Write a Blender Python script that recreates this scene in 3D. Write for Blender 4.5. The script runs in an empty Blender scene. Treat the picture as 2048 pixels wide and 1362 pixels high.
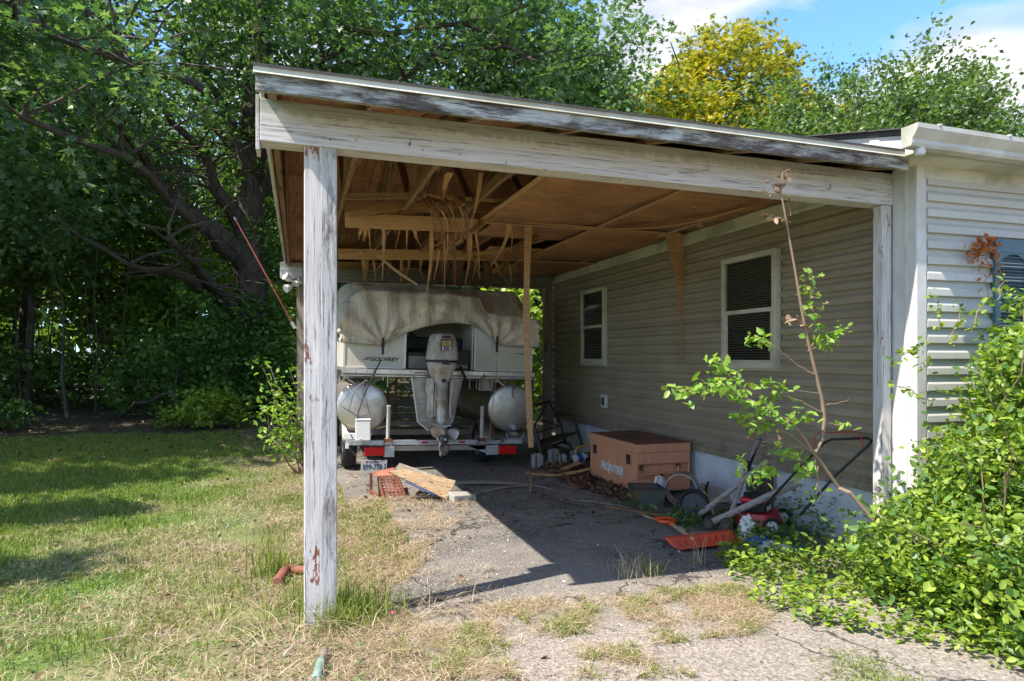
import bpy, math, random
import numpy as np
from mathutils import Vector, Matrix, noise as mn
R = math.radians
S = bpy.context.scene
COL = S.collection
random.seed(7); rng = np.random.default_rng(7)

# ---------------------------------------------------------------- camera, sky, sun, exposure
TH = R(17.54); EYE = 1.52; FPX = 1351.0
cd = bpy.data.cameras.new('camera'); cam = bpy.data.objects.new('camera', cd); COL.objects.link(cam)
cd.sensor_width = 36; cd.lens = 36*FPX/2048; cd.shift_y = 33/2048; cd.clip_start = .05; cd.clip_end = 600
cam.location = (0, 0, EYE); cam.rotation_euler = (R(90), 0, -TH)
S.camera = cam
SUNV = Vector((-.67, -.19, 1.0)).normalized()           # towards the sun
W = bpy.data.worlds.new('World'); S.world = W; W.use_nodes = True
wt = W.node_tree; wt.nodes.clear()
def wn(t, **k):
    n = wt.nodes.new(t)
    for a, b in k.items(): setattr(n, a, b)
    return n
sky = wn('ShaderNodeTexSky', sky_type='NISHITA', sun_disc=False)
sky.sun_elevation = math.asin(SUNV.z); sky.sun_rotation = math.atan2(SUNV.x, SUNV.y) % (2*math.pi)
sky.air_density = 1.0; sky.dust_density = .6; sky.ozone_density = 2.2
tcw = wn('ShaderNodeTexCoord'); sep = wn('ShaderNodeSeparateXYZ'); wt.links.new(tcw.outputs['Generated'], sep.inputs[0])
mx = wn('ShaderNodeMath', operation='MAXIMUM'); mx.inputs[1].default_value = .06; wt.links.new(sep.outputs[2], mx.inputs[0])
dv = wn('ShaderNodeVectorMath', operation='DIVIDE'); cmb = wn('ShaderNodeCombineXYZ')
for i in range(3): wt.links.new(mx.outputs[0], cmb.inputs[i])
wt.links.new(tcw.outputs['Generated'], dv.inputs[0]); wt.links.new(cmb.outputs[0], dv.inputs[1])
ad = wn('ShaderNodeVectorMath', operation='ADD'); ad.inputs[1].default_value = (1.3, .7, 0); wt.links.new(dv.outputs[0], ad.inputs[0])
cn = wn('ShaderNodeTexNoise'); cn.inputs['Scale'].default_value = .95; cn.inputs['Detail'].default_value = 7; cn.inputs['Roughness'].default_value = .52
cn.inputs['Distortion'].default_value = .25
wt.links.new(ad.outputs[0], cn.inputs['Vector'])
cr = wn('ShaderNodeValToRGB'); cr.color_ramp.elements[0].position = .445; cr.color_ramp.elements[1].position = .56
wt.links.new(cn.outputs[0], cr.inputs[0])
cn2 = wn('ShaderNodeTexNoise'); cn2.inputs['Scale'].default_value = 2.6; cn2.inputs['Detail'].default_value = 5; wt.links.new(ad.outputs[0], cn2.inputs['Vector'])
cc = wn('ShaderNodeValToRGB'); cc.color_ramp.elements[0].color = (1.0, 1.1, 1.3, 1); cc.color_ramp.elements[1].color = (1.7, 1.7, 1.7, 1)
cc.color_ramp.elements[0].position = .35; cc.color_ramp.elements[1].position = .6
wt.links.new(cn2.outputs[0], cc.inputs[0])
tint = wn('ShaderNodeMixRGB', blend_type='MULTIPLY'); tint.inputs[0].default_value = 1; tint.inputs[2].default_value = (.36, .50, .66, 1)
wt.links.new(sky.outputs[0], tint.inputs[1])
mxr = wn('ShaderNodeMixRGB'); wt.links.new(cr.outputs[0], mxr.inputs[0]); wt.links.new(tint.outputs[0], mxr.inputs[1]); wt.links.new(cc.outputs[0], mxr.inputs[2])
bg = wn('ShaderNodeBackground'); bg.inputs[1].default_value = .15; wo = wn('ShaderNodeOutputWorld')
wt.links.new(mxr.outputs[0], bg.inputs[0]); wt.links.new(bg.outputs[0], wo.inputs[0])
sd = bpy.data.lights.new('sun', 'SUN'); sun = bpy.data.objects.new('sun', sd); COL.objects.link(sun)
sd.energy = 2.2; sd.angle = R(.5); sd.color = (1, .93, .82)
sun.rotation_euler = (-SUNV).to_track_quat('-Z', 'Y').to_euler()
S.view_settings.view_transform = 'Standard'; S.view_settings.look = 'None'
S.view_settings.exposure = 2.18; S.view_settings.gamma = 1
S.cycles.max_bounces = 8; S.cycles.diffuse_bounces = 7; S.cycles.transparent_max_bounces = 6

# ---------------------------------------------------------------- helpers
def P(px, py=714, y=None, x=None, z=None):
    """point of the place seen at a pixel of the photograph, on a plane y=, x= or z="""
    u = (px-1024)/FPX; v = (714-py)/FPX
    d = Vector((math.sin(TH)+u*math.cos(TH), math.cos(TH)-u*math.sin(TH), v))
    if y is not None: t = y/d.y
    elif x is not None: t = x/d.x
    else: t = (z-EYE)/d.z
    return Vector((0, 0, EYE))+d*t

class MB:
    def __init__(s): s.v = []; s.f = []
    def add(s, vs, fs):
        o = len(s.v); s.v += [tuple(q) for q in vs]; s.f += [tuple(i+o for i in f) for f in fs]; return s
    def box(s, c, d, rot=None):
        x, y, z = d[0]/2, d[1]/2, d[2]/2
        vs = [Vector(q) for q in ((-x,-y,-z),(x,-y,-z),(x,y,-z),(-x,y,-z),(-x,-y,z),(x,-y,z),(x,y,z),(-x,y,z))]
        if rot is not None: vs = [rot @ q for q in vs]
        return s.add([q+Vector(c) for q in vs], ((0,3,2,1),(4,5,6,7),(0,1,5,4),(1,2,6,5),(2,3,7,6),(3,0,4,7)))
    def bb(s, a, b):
        return s.box([(a[i]+b[i])/2 for i in range(3)], [abs(b[i]-a[i]) for i in range(3)])
    def tube(s, pts, r, n=8, cap=True, flat=1.0):
        pts = [Vector(p) for p in pts]; rr = r if isinstance(r, (list, tuple)) else [r]*len(pts)
        vs = []; fs = []; up = None
        for i, p in enumerate(pts):
            d = (pts[min(i+1, len(pts)-1)]-pts[max(i-1, 0)]).normalized()
            if up is None:
                up = Vector((0, 0, 1)) if abs(d.z) < .9 else Vector((1, 0, 0))
            a = d.cross(up).normalized(); b = a.cross(d).normalized(); up = b
            for k in range(n):
                t = 2*math.pi*k/n; vs.append(p+a*math.cos(t)*rr[i]+b*math.sin(t)*rr[i]*flat)
        for i in range(len(pts)-1):
            for k in range(n):
                fs.append((i*n+k, i*n+(k+1) % n, (i+1)*n+(k+1) % n, (i+1)*n+k))
        if cap:
            fs.append(tuple(range(n))[::-1]); fs.append(tuple((len(pts)-1)*n+k for k in range(n)))
        return s.add(vs, fs)
    def lathe(s, prof, c, axis=(0, 0, 1), n=20, cap=False):
        """prof: (radius, height) pairs along axis from c"""
        q = Vector((0, 0, 1)).rotation_difference(Vector(axis).normalized()); c = Vector(c); vs = []; fs = []
        for r, h in prof:
            for k in range(n):
                t = 2*math.pi*k/n; vs.append(c+q @ Vector((r*math.cos(t), r*math.sin(t), h)))
        for i in range(len(prof)-1):
            for k in range(n): fs.append((i*n+k, i*n+(k+1) % n, (i+1)*n+(k+1) % n, (i+1)*n+k))
        if cap: fs.append(tuple(range(n))[::-1]); fs.append(tuple((len(prof)-1)*n+k for k in range(n)))
        return s.add(vs, fs)
    def grid(s, fn, nu, nv, closed=False):
        vs = [fn(i/(nu-1), j/(nv-1)) for j in range(nv) for i in range(nu)]
        fs = [(j*nu+i, j*nu+i+1, (j+1)*nu+i+1, (j+1)*nu+i) for j in range(nv-1) for i in range(nu-1)]
        return s.add(vs, fs)
    def prism(s, poly, a, b, fn):
        """poly 2D, extruded between a and b; fn(p, q, t) -> point"""
        n = len(poly); vs = [fn(p[0], p[1], a) for p in poly]+[fn(p[0], p[1], b) for p in poly]
        return s.add(vs, [tuple(range(n))[::-1], tuple(range(n, 2*n))]+[(i, (i+1) % n, n+(i+1) % n, n+i) for i in range(n)])
    def build(s, name, m, parent=None, smooth=False, bevel=0, solid=0, loc=None):
        me = bpy.data.meshes.new(name); me.from_pydata(s.v, [], s.f)
        if m: me.materials.append(m)
        if smooth:
            me.polygons.foreach_set('use_smooth', [True]*len(me.polygons))
            if smooth != 'all':
                try: me.set_sharp_from_angle(angle=R(40))
                except Exception: pass
        me.update(); o = bpy.data.objects.new(name, me); COL.objects.link(o)
        if parent: o.parent = parent
        if loc is not None: o.location = loc
        if solid:
            q = o.modifiers.new('solid', 'SOLIDIFY'); q.thickness = solid; q.offset = 0
        if bevel:
            q = o.modifiers.new('bevel', 'BEVEL'); q.width = bevel; q.segments = 2; q.limit_method = 'ANGLE'; q.harden_normals = False
        return o
def tag(o, label=None, cat=None, group=None, kind=None):
    if label: o['label'] = label
    if cat: o['category'] = cat
    if group: o['group'] = group
    if kind: o['kind'] = kind
    return o
def empty(name, loc=(0, 0, 0), label=None, cat=None, group=None, rot=(0, 0, 0)):
    o = bpy.data.objects.new(name, None); COL.objects.link(o); o.location = loc; o.rotation_euler = rot
    o.empty_display_size = .1
    return tag(o, label, cat, group)
def bar(name, p, q, w, h, m, parent=None, bevel=.003, up=(0, 0, 1), warp=0):
    """one board from p to q, local X along it, w across, h along 'up'"""
    p = Vector(p); q = Vector(q); L = (q-p).length; d = (q-p).normalized(); u = Vector(up)
    if abs(d.dot(u)) > .95: u = Vector((0, 1, 0)) if abs(d.y) < .9 else Vector((1, 0, 0))
    yv = u.cross(d).normalized(); zv = d.cross(yv).normalized()
    mb = MB(); n = 9 if warp else 2; vs = []; fs = []
    for i in range(n):
        t = i/(n-1); off = warp*math.sin(math.pi*t)
        for a, b in ((-1, -1), (1, -1), (1, 1), (-1, 1)): vs.append((L*t, a*w/2, b*h/2+off))
    for i in range(n-1):
        for k in range(4): fs.append((4*i+k, 4*i+(k+1) % 4, 4*i+4+(k+1) % 4, 4*i+4+k))
    fs += [(3, 2, 1, 0), tuple(4*(n-1)+k for k in range(4))]
    mb.add(vs, fs); o = mb.build(name, m, None, bevel=bevel)
    Mx = Matrix((( d.x, yv.x, zv.x, p.x), (d.y, yv.y, zv.y, p.y), (d.z, yv.z, zv.z, p.z), (0, 0, 0, 1)))
    o.matrix_basis = Mx
    if parent: o.parent = parent
    return o
def MW(o): return Matrix.LocRotScale(o.location, o.rotation_euler, o.scale)
def settle(root, loc):
    """moves a thing's Empty to its base without moving its parts"""
    loc = Vector(loc); root.location = loc
    for c in root.children: c.location -= loc
def ribbon(name, pts, w, m, parent=None, wdir=(1, 0, 0), th=.003, taper=None, twist=0, sub=3):
    pts = [Vector(p) for p in pts]; q = []
    for i in range(len(pts)-1):                         # catmull-rom
        a, b, c, d = pts[max(i-1, 0)], pts[i], pts[i+1], pts[min(i+2, len(pts)-1)]
        for k in range(sub):
            t = k/sub; q.append(.5*((2*b)+(c-a)*t+(2*a-5*b+4*c-d)*t*t+(3*b-a-3*c+d)*t**3))
    q.append(pts[-1]); vs = []; fs = []; n = len(q)
    for i, p in enumerate(q):
        t = i/(n-1); ww = w*(1 if taper is None else max(.06, 1-(1-taper)*t**1.5))*(1+.12*math.sin(t*17+w*90))
        wd = (Matrix.Rotation(twist*t, 3, 'Z') @ Vector(wdir)).normalized()*ww/2
        dz = (q[min(i+1, n-1)]-q[max(i-1, 0)]).normalized(); nn = dz.cross(wd).normalized()*th/2
        vs += [p-wd+nn, p+wd+nn, p+wd-nn, p-wd-nn]
    for i in range(n-1):
        for k in range(4): fs.append((4*i+k, 4*i+(k+1) % 4, 4*i+4+(k+1) % 4, 4*i+4+k))
    fs += [(3, 2, 1, 0), tuple(4*(n-1)+k for k in range(4))]
    return MB().add(vs, fs).build(name, m, parent, smooth=True)
def flatname(o, name): o.name = name; return o

# ---------------------------------------------------------------- materials
class NT:
    def __init__(s, name, rough=.7, metal=0, spec=.5):
        s.m = bpy.data.materials.new(name); s.m.use_nodes = True; s.t = s.m.node_tree
        s.b = s.t.nodes['Principled BSDF']; s.b.inputs['Roughness'].default_value = rough; s.b.inputs['Metallic'].default_value = metal
        s.b.inputs['Specular IOR Level'].default_value = spec
    def n(s, t, **k):
        n = s.t.nodes.new(t)
        for a, b in k.items(): setattr(n, a, b)
        return n
    def put(s, v, i):
        if isinstance(v, bpy.types.NodeSocket): s.t.links.new(v, i)
        elif v is not None:
            if isinstance(v, tuple) and len(v) == 3 and i.type == 'RGBA': v = v+(1,)
            i.default_value = v
    def pos(s, kind='world', scale=(1, 1, 1)):
        if kind == 'world': c = s.n('ShaderNodeNewGeometry').outputs['Position']
        else:
            c = s.n('ShaderNodeTexCoord').outputs['Object']
            oi = s.n('ShaderNodeObjectInfo').outputs['Random']
            a = s.n('ShaderNodeVectorMath', operation='ADD'); s.put(c, a.inputs[0])
            mm = s.n('ShaderNodeMath', operation='MULTIPLY'); s.put(oi, mm.inputs[0]); mm.inputs[1].default_value = 37.; s.put(mm.outputs[0], a.inputs[1]); c = a.outputs[0]
        a = s.n('ShaderNodeVectorMath', operation='MULTIPLY'); s.put(c, a.inputs[0]); a.inputs[1].default_value = scale
        return a.outputs[0]
    def noise(s, v, sc, det=4, ro=.5, dist=0):
        n = s.n('ShaderNodeTexNoise'); s.put(v, n.inputs['Vector']); n.inputs['Scale'].default_value = sc
        n.inputs['Detail'].default_value = det; n.inputs['Roughness'].default_value = ro; n.inputs['Distortion'].default_value = dist
        return n.outputs[0]
    def vor(s, v, sc, feature='F1', out=0):
        n = s.n('ShaderNodeTexVoronoi', feature=feature); s.put(v, n.inputs['Vector']); n.inputs['Scale'].default_value = sc
        return n.outputs[out]
    def ramp(s, f, *st):
        n = s.n('ShaderNodeValToRGB'); e = n.color_ramp.elements; s.put(f, n.inputs[0])
        while len(e) < len(st): e.new(.5)
        for k, (p, c) in enumerate(st):
            e[k].position = p; e[k].color = (c, c, c, 1) if not isinstance(c, tuple) else c+(1,)
        return n.outputs[0]
    def mix(s, f, a, b, mode='MIX'):
        n = s.n('ShaderNodeMixRGB', blend_type=mode); s.put(f, n.inputs[0]); s.put(a, n.inputs[1]); s.put(b, n.inputs[2]); return n.outputs[0]
    def math(s, op, a, b=None, c=None):
        n = s.n('ShaderNodeMath', operation=op)
        for i, v in enumerate((a, b, c)):
            if v is not None: s.put(v, n.inputs[i])
        return n.outputs[0]
    def xyz(s, v, i):
        n = s.n('ShaderNodeSeparateXYZ'); s.put(v, n.inputs[0]); return n.outputs[i]
    def col(s, c): s.put(c, s.b.inputs['Base Color']); return s
    def rough(s, c): s.put(c, s.b.inputs['Roughness']); return s
    def bump(s, h, st=.4, d=.01):
        n = s.n('ShaderNodeBump'); n.inputs['Strength'].default_value = st; n.inputs['Distance'].default_value = d
        s.put(h, n.inputs['Height']); s.put(n.outputs[0], s.b.inputs['Normal']); return s

def simple(name, c, rough=.6, metal=0, var=.25, sc=9, bump=.15, dirt=None):
    t = NT(name, rough, metal); v = t.pos('obj'); n = t.noise(v, sc, 5, .6)
    dk = tuple(q*(1-var) for q in c); lt = tuple(min(1, q*(1+var*.6)) for q in c)
    cc = t.mix(n, dk, lt)
    if dirt: cc = t.mix(t.ramp(t.noise(v, sc*.35, 6, .65), (.45, 0.), (.62, 1.)), cc, dirt)
    t.col(cc).bump(t.noise(v, sc*6, 3), bump, .004); return t.m

def paint_wood(name, paint, wood, peel=.5, stain=(.33, .36, .27), stainamt=.5, grain=1, lo=.05, top=None, red=0):
    """paint over grained board; grain runs along local X"""
    t = NT(name, .75); v = t.pos('obj', (1.6, 22, 22)); g = t.noise(v, 3.2, 6, .65)
    v2 = t.pos('obj', (2.2, 9, 9)); p = t.noise(v2, 1.5, 8, .72, .4); v3 = t.pos('obj')
    mask = t.math('ADD', t.math('MULTIPLY', p, .75), t.math('MULTIPLY', g, .25))
    mk = t.ramp(mask, (1-peel-.02, 0.), (1-peel+lo, 1.))
    wd = t.mix(t.ramp(g, (.3, 0.), (.7, 1.)), tuple(q*.45 for q in wood), wood)
    st = t.mix(t.math('MULTIPLY', t.ramp(t.noise(v3, 2.2, 6, .6), (.38, 0.), (.68, 1.)), stainamt), paint, stain)
    if top is not None:        # algae near the upper edge of the board: height above board centre
        zz = t.xyz(t.n('ShaderNodeTexCoord').outputs['Object'], 2)
        zz = t.math('ADD', zz, t.math('MULTIPLY', t.math('SUBTRACT', t.noise(t.pos('obj', (6, 6, 2)), 4, 7, .7), .5), .12))
        st = t.mix(t.ramp(zz, (top, 0.), (top+.035, .75)), st, stain)
    fine = t.ramp(t.noise(t.pos('obj', (1.2, 60, 60)), 2.5, 3), (.33, .72), (.55, 1.))
    t.col(t.mix(mk, t.mix(1., st, fine, 'MULTIPLY'), wd))
    h = t.math('SUBTRACT', t.math('MULTIPLY', g, .5*grain), t.math('MULTIPLY', mk, .8))
    base = t.b.inputs['Base Color'].links[0].from_socket
    ck = t.ramp(t.noise(t.pos('obj', (1.6, 48, 48)), 1.3, 7, .75), (.385, 1.), (.42, 0.)); base = t.mix(t.math('MULTIPLY', ck, .3 if top is not None else min(1, .35+peel)), base, (.045, .035, .03))
    fl = t.ramp(t.noise(t.pos('obj', (5, 14, 14)), 2.6, 8, .8), (.655, 0.), (.67, 1.)); base = t.mix(t.math('MULTIPLY', fl, min(.9, peel*2)), base, tuple(q*.6 for q in wood))
    if red: base = t.mix(t.ramp(t.math('ADD', t.noise(t.pos('obj', (1.6, 6, 6)), 1.9, 7, .75), t.math('MULTIPLY', t.xyz(t.n('ShaderNodeTexCoord').outputs['Object'], 1), red)), (.655, 0.), (.665, 1.)), base, (.24, .08, .045))
    t.col(base); h = t.math('SUBTRACT', h, ck)
    t.bump(h, .8, .006); return t.m

M = {}; REDV = 1.2
M['white_beam'] = paint_wood('white_beam_paint', (.70, .65, .65), (.20, .14, .11), .30, (.33, .34, .27), .22, .6, .04, top=.03)
M['white_post'] = paint_wood('white_post_paint', (.66, .62, .61), (.24, .10, .06), .37, (.48, .43, .41), .5, 1, .02, red=REDV)
M['post_grain'] = paint_wood('post_weathered', (.56, .54, .54), (.17, .14, .12), .47, (.36, .34, .33), .6, 2, .1)
M['fascia'] = paint_wood('fascia_peeled', (.50, .50, .47), (.13, .10, .085), .53, (.30, .33, .32), .5, 2, .09)
M['rear_post'] = paint_wood('rear_post_wood', (.40, .33, .28), (.20, .14, .10), .5, (.26, .22, .18), .6, 1, .15)
M['cream_trim'] = simple('cream_trim_metal', (.62, .60, .50), .45, 0, .12, 5, .05, (.36, .35, .26))
M['drip'] = simple('drip_edge_metal', (.54, .53, .44), .5, 0, .15, 5, .05, (.36, .34, .26))

def wood(name, a, b, sc=(1.2, 26, 26), check=True, rough=.75, blot=None):
    t = NT(name, rough); v = t.pos('obj', sc); g = t.noise(v, 2.4, 6, .62, .3)
    c = t.mix(t.ramp(g, (.28, 0.), (.72, 1.)), a, b)
    if check:
        ck = t.ramp(t.noise(t.pos('obj', (3, 34, 34)), 1.4, 4, .7), (.36, 1.), (.41, 0.)); c = t.mix(ck, c, tuple(q*.18 for q in a))
    if blot: c = t.mix(t.ramp(t.noise(t.pos('obj'), 1.7, 6, .7), (.42, 0.), (.7, .85)), c, blot)
    t.col(c).bump(g, .5, .004); return t.m
M['sheath'] = wood('roof_sheathing', (.26, .11, .05), (.55, .28, .15), (1, 9, 9), True, .8, (.17, .07, .035))
M['ceil'] = wood('ceiling_plywood', (.30, .13, .055), (.58, .30, .14), (.8, 14, 14), False, .7, (.17, .075, .037))
M['chord'] = wood('truss_lumber', (.15, .082, .045), (.36, .205, .115))
M['tan'] = wood('raw_tan_wood', (.40, .20, .085), (.64, .38, .18), (1, 18, 18), False, .6)
M['veneer'] = wood('veneer_strip_wood', (.33, .17, .08), (.58, .34, .18), (1, 22, 22), False, .6)
M['veneer_dark'] = wood('veneer_dark_wood', (.12, .06, .03), (.24, .125, .065), (1, 22, 22), False, .7)
M['grey_wood'] = wood('grey_weathered_wood', (.16, .135, .11), (.36, .31, .26))
M['handle'] = wood('tool_handle_wood', (.20, .165, .14), (.40, .34, .30), (1, 30, 30))
M['new_handle'] = wood('shovel_handle_wood', (.34, .22, .13), (.52, .37, .24), (1, 30, 30), False)
M['ply'] = wood('weathered_plywood', (.30, .19, .10), (.52, .38, .24), (1.1, 16, 16), True)
M['shingle'] = simple('dark_roof_shingle', (.075, .07, .068), .9, 0, .5, 30, .6)

def siding(name, c, grime):
    t = NT(name, .48); v = t.pos('world'); 
    n = t.noise(t.pos('world', (1, 1, 3)), 1.6, 6, .6)
    f = t.noise(t.pos('world', (30, 30, 4)), 1.5, 3)
    cc = t.mix(t.ramp(n, (.35, 0.), (.72, .65)), c, grime)
    cc = t.mix(.12, cc, f, 'MULTIPLY')
    oi = t.n('ShaderNodeObjectInfo').outputs['Random']; cc = t.mix(1., cc, t.ramp(oi, (0., .86), (1., 1.)), 'MULTIPLY')
    spl = t.ramp(t.math('ADD', t.math('MULTIPLY', t.xyz(v, 2), .9), t.math('MULTIPLY', t.noise(t.pos('world', (3, 3, 1)), 3, 6, .7), 1.)), (.95, .55), (1.5, 0.)); cc = t.mix(spl, cc, tuple(q*.62 for q in grime))
    stk = t.ramp(t.noise(t.pos('world', (9, 9, .35)), 1.2, 5, .7), (.55, 0.), (.72, .4)); cc = t.mix(stk, cc, tuple(q*.75 for q in grime))
    t.col(cc).bump(t.noise(t.pos('world', (4, 4, 60)), 3, 3), .08, .003); return t.m
M['siding'] = siding('vinyl_siding_shaded', (.37, .305, .225), (.25, .20, .14))  # same vinyl as the front, carport shade put into its darker colour
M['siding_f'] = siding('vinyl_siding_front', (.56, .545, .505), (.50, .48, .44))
M['trim'] = simple('painted_corner_trim', (.62, .60, .58), .55, 0, .1, 6, .1, (.5, .47, .44))
M['gutter'] = simple('gutter_metal', (.58, .57, .52), .4, 0, .15, 4, .05, (.36, .35, .29))
t = NT('block_paint', .8); v = t.pos('world')
t.col(t.mix(t.ramp(t.noise(v, 3, 6, .65), (.4, 0.), (.7, .7)), (.60, .62, .66), (.38, .38, .39))).bump(t.noise(v, 60, 4), .5, .005); M['block'] = t.m
M['win_frame'] = simple('window_frame_paint', (.58, .54, .44), .45, 0, .12, 6, .08, (.42, .38, .30))
M['dark_room'] = simple('dark_room', (.02, .018, .016), .9)
M['blind'] = simple('window_blind', (.34, .31, .25), .6)
M['screen'] = simple('insect_screen', (.06, .058, .05), .7)
t = NT('window_glass', .05); t.b.inputs['Transmission Weight'].default_value = 1; t.b.inputs['IOR'].default_value = 1.12; t.col((.75, .78, .76)); M['glass'] = t.m
M['shutter'] = simple('blue_shutter', (.075, .15, .19), .5, 0, .2, 8)
M['black'] = simple('black_plastic', (.018, .018, .02), .5, 0, .3)
M['rubber'] = simple('tyre_rubber', (.022, .021, .022), .85, 0, .4, 12, .3)
M['dark_metal'] = simple('dark_steel', (.045, .04, .04), .5, .4, .3, 14, .2, (.08, .045, .03))
def galv(name, c=(.55, .56, .57), ro=.38, dirt=(.22, .19, .16)):
    t = NT(name, ro, .85); v = t.pos('obj'); n = t.noise(v, 4, 6, .65)
    t.col(t.mix(t.ramp(n, (.42, 0.), (.75, .8)), c, dirt))
    t.rough(t.math('ADD', t.math('MULTIPLY', n, .35), ro-.12)).bump(t.noise(v, 30, 4), .12, .003); return t.m
M['alu'] = galv('brushed_aluminium', (.62, .58, .53), .30, (.30, .24, .18)); M['galv'] = galv('galvanised_steel', (.52, .54, .56), .42)
M['alu_dull'] = galv('dull_aluminium', (.45, .40, .36), .5, (.25, .2, .16))
M['boat_white'] = simple('boat_panel_white', (.66, .63, .56), .35, 0, .12, 3, .04, (.50, .46, .36))
M['boat_trim'] = simple('boat_trim_alu', (.62, .61, .58), .35, .3, .1)
M['cowl'] = simple('motor_cowl_paint', (.60, .56, .50), .35, 0, .25, 9, .05, (.30, .24, .17))
M['vinyl_seat'] = simple('grey_seat_vinyl', (.20, .18, .15), .6)
M['red_lens'] = simple('red_lens', (.62, .012, .012), .22, 0, .15)
M['white_pl'] = simple('white_plastic', (.72, .71, .69), .4, 0, .1, 6, .03, (.55, .53, .50))
M['grey_pl'] = simple('grey_plastic', (.36, .35, .34), .5, 0, .2, 5, .05, (.2, .18, .16))
M['pvc_dirty'] = simple('pale_guide_post', (.52, .50, .46), .5, 0, .15, 5, .03)
t = NT('box_orange_paint', .5); v = t.pos('obj'); rn = t.noise(t.pos('obj', (5, 5, .8)), 3, 6, .65)
cc = t.mix(t.ramp(rn, (.40, 0.), (.70, .8)), (.64, .27, .14), (.45, .22, .14)); cc = t.mix(t.ramp(t.noise(v, 6, 8, .7), (.60, 0.), (.70, .8)), cc, (.13, .06, .04))
t.col(cc).bump(t.noise(v, 24, 4), .12, .003); M['orange_box'] = t.m
t = NT('box_lid_top', .75); v = t.pos('obj'); t.col(t.mix(t.ramp(t.noise(v, 4, 7, .7), (.40, 0.), (.6, 1.)), (.26, .11, .07), (.10, .06, .045))).bump(t.noise(v, 30, 4), .2, .003); M['lid_top'] = t.m
M['logo'] = simple('logo_white', (.70, .68, .65), .5, 0, .1)
M['ink'] = simple('dark_ink', (.03, .035, .05), .5); M['ink_blue'] = simple('blue_ink', (.03, .05, .13), .5)
M['gold'] = simple('gold_badge', (.42, .33, .13), .4)
M['red_paint'] = simple('red_mower_paint', (.55, .02, .025), .35, 0, .25, 5, .05, (.30, .03, .03))
M['shovel_red'] = simple('red_shovel_plastic', (.70, .075, .03), .45, 0, .2, 5, .05, (.50, .09, .05))
M['orange_pl'] = simple('orange_plastic', (.80, .09, .02), .4, 0, .15)
M['lime'] = simple('lime_plastic', (.50, .58, .03), .4, 0, .2, 8)
M['yellow'] = simple('yellow_tube', (.75, .42, .02), .45, 0, .2)
M['amber'] = simple('amber_wedge', (.50, .24, .04), .6)
M['iron'] = simple('sledge_iron', (.10, .075, .06), .75, .3, .4, 12, .4)
M['rust'] = simple('rusty_steel', (.24, .075, .035), .85, .1, .45, 14, .4, (.12, .05, .035))
M['rustpaint'] = simple('rusty_painted_ramp', (.40, .15, .10), .8, 0, .4, 10, .3, (.18, .07, .045))
M['concrete'] = simple('concrete_block_raw', (.33, .31, .28), .95, 0, .3, 20, .8)
M['copper'] = simple('copper_rod', (.45, .13, .09), .5, .2, .2)
M['blue_pl'] = simple('blue_plastic', (.02, .09, .40), .4, 0, .2); M['teal_pl'] = simple('teal_plastic', (.02, .22, .17), .4, 0, .2)
t = NT('clear_bag_film', .35); t.col((.62, .66, .70)); t.b.inputs['Transmission Weight'].default_value = .35; M['bag'] = t.m
M['green_pipe'] = simple('pale_green_pipe', (.22, .33, .29), .7, 0, .3, 8, .3, (.12, .16, .12))
M['clay'] = simple('clay_pipe', (.26, .09, .055), .8, 0, .3)
M['pink'] = simple('pink_petal', (.65, .08, .25), .6)
M['stone'] = simple('grey_stone', (.22, .205, .19), .95, 0, .4, 8, .6)
M['rope'] = simple('orange_cord', (.45, .23, .08), .8)
t = NT('tarp_canvas', .9); v = t.pos('obj'); n = t.noise(v, 1.8, 7, .65); f = t.noise(t.pos('obj', (1, 1, 1)), 160, 2)
cc = t.mix(t.ramp(n, (.35, 0.), (.65, 1.)), (.50, .41, .31), (.72, .62, .49)); cc = t.mix(t.ramp(t.noise(v, 5, 6, .7), (.56, 0.), (.68, .6)), cc, (.17, .13, .10))
t.col(cc).bump(t.math('ADD', t.noise(t.pos('obj', (9, 3, 2)), 2.2, 5, .6), t.math('MULTIPLY', f, .08)), .75, .035); M['tarp'] = t.m

def leafmat(name, a, b, trans=.35, rough=.45, tcol=None):
    t = NT(name, rough, 0, .5); at = t.n('ShaderNodeAttribute', attribute_name='var').outputs['Fac']
    c = t.mix(at, a, b); t.col(c)
    tr = t.n('ShaderNodeBsdfTranslucent'); t.put(t.mix(1., c, tcol or (1.5, 1.6, .55), 'MULTIPLY'), tr.inputs[0])
    ms = t.n('ShaderNodeMixShader'); ms.inputs[0].default_value = trans
    t.put(t.b.outputs[0], ms.inputs[1]); t.put(tr.outputs[0], ms.inputs[2])
    t.put(ms.outputs[0], t.t.nodes['Material Output'].inputs[0]); return t.m
M['oak_leaf'] = leafmat('oak_leaf', (.05, .12, .065), (.19, .30, .13))
M['wood_leaf'] = leafmat('woodland_leaf', (.05, .10, .03), (.18, .28, .06))
M['yellow_leaf'] = leafmat('yellow_maple_leaf', (.13, .20, .03), (.52, .40, .04), .35)
M['pear_leaf'] = leafmat('pear_leaf', (.05, .10, .035), (.17, .26, .08))
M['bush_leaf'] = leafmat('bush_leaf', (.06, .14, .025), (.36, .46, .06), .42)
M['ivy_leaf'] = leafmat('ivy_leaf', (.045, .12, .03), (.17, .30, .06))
M['sap_leaf'] = leafmat('sapling_leaf', (.12, .25, .035), (.32, .46, .08), .4)
M['dry_leaf'] = leafmat('dry_leaf', (.16, .10, .06), (.42, .30, .19), .2, .7, (1.2, 1., .7))
M['orange_leaf'] = leafmat('orange_dead_leaf', (.36, .10, .02), (.58, .20, .05), .25, .7, (1.2, 1., .7))
M['litter'] = leafmat('brown_litter', (.07, .035, .02), (.22, .12, .07), .1, .8, (1, 1, 1))
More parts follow.
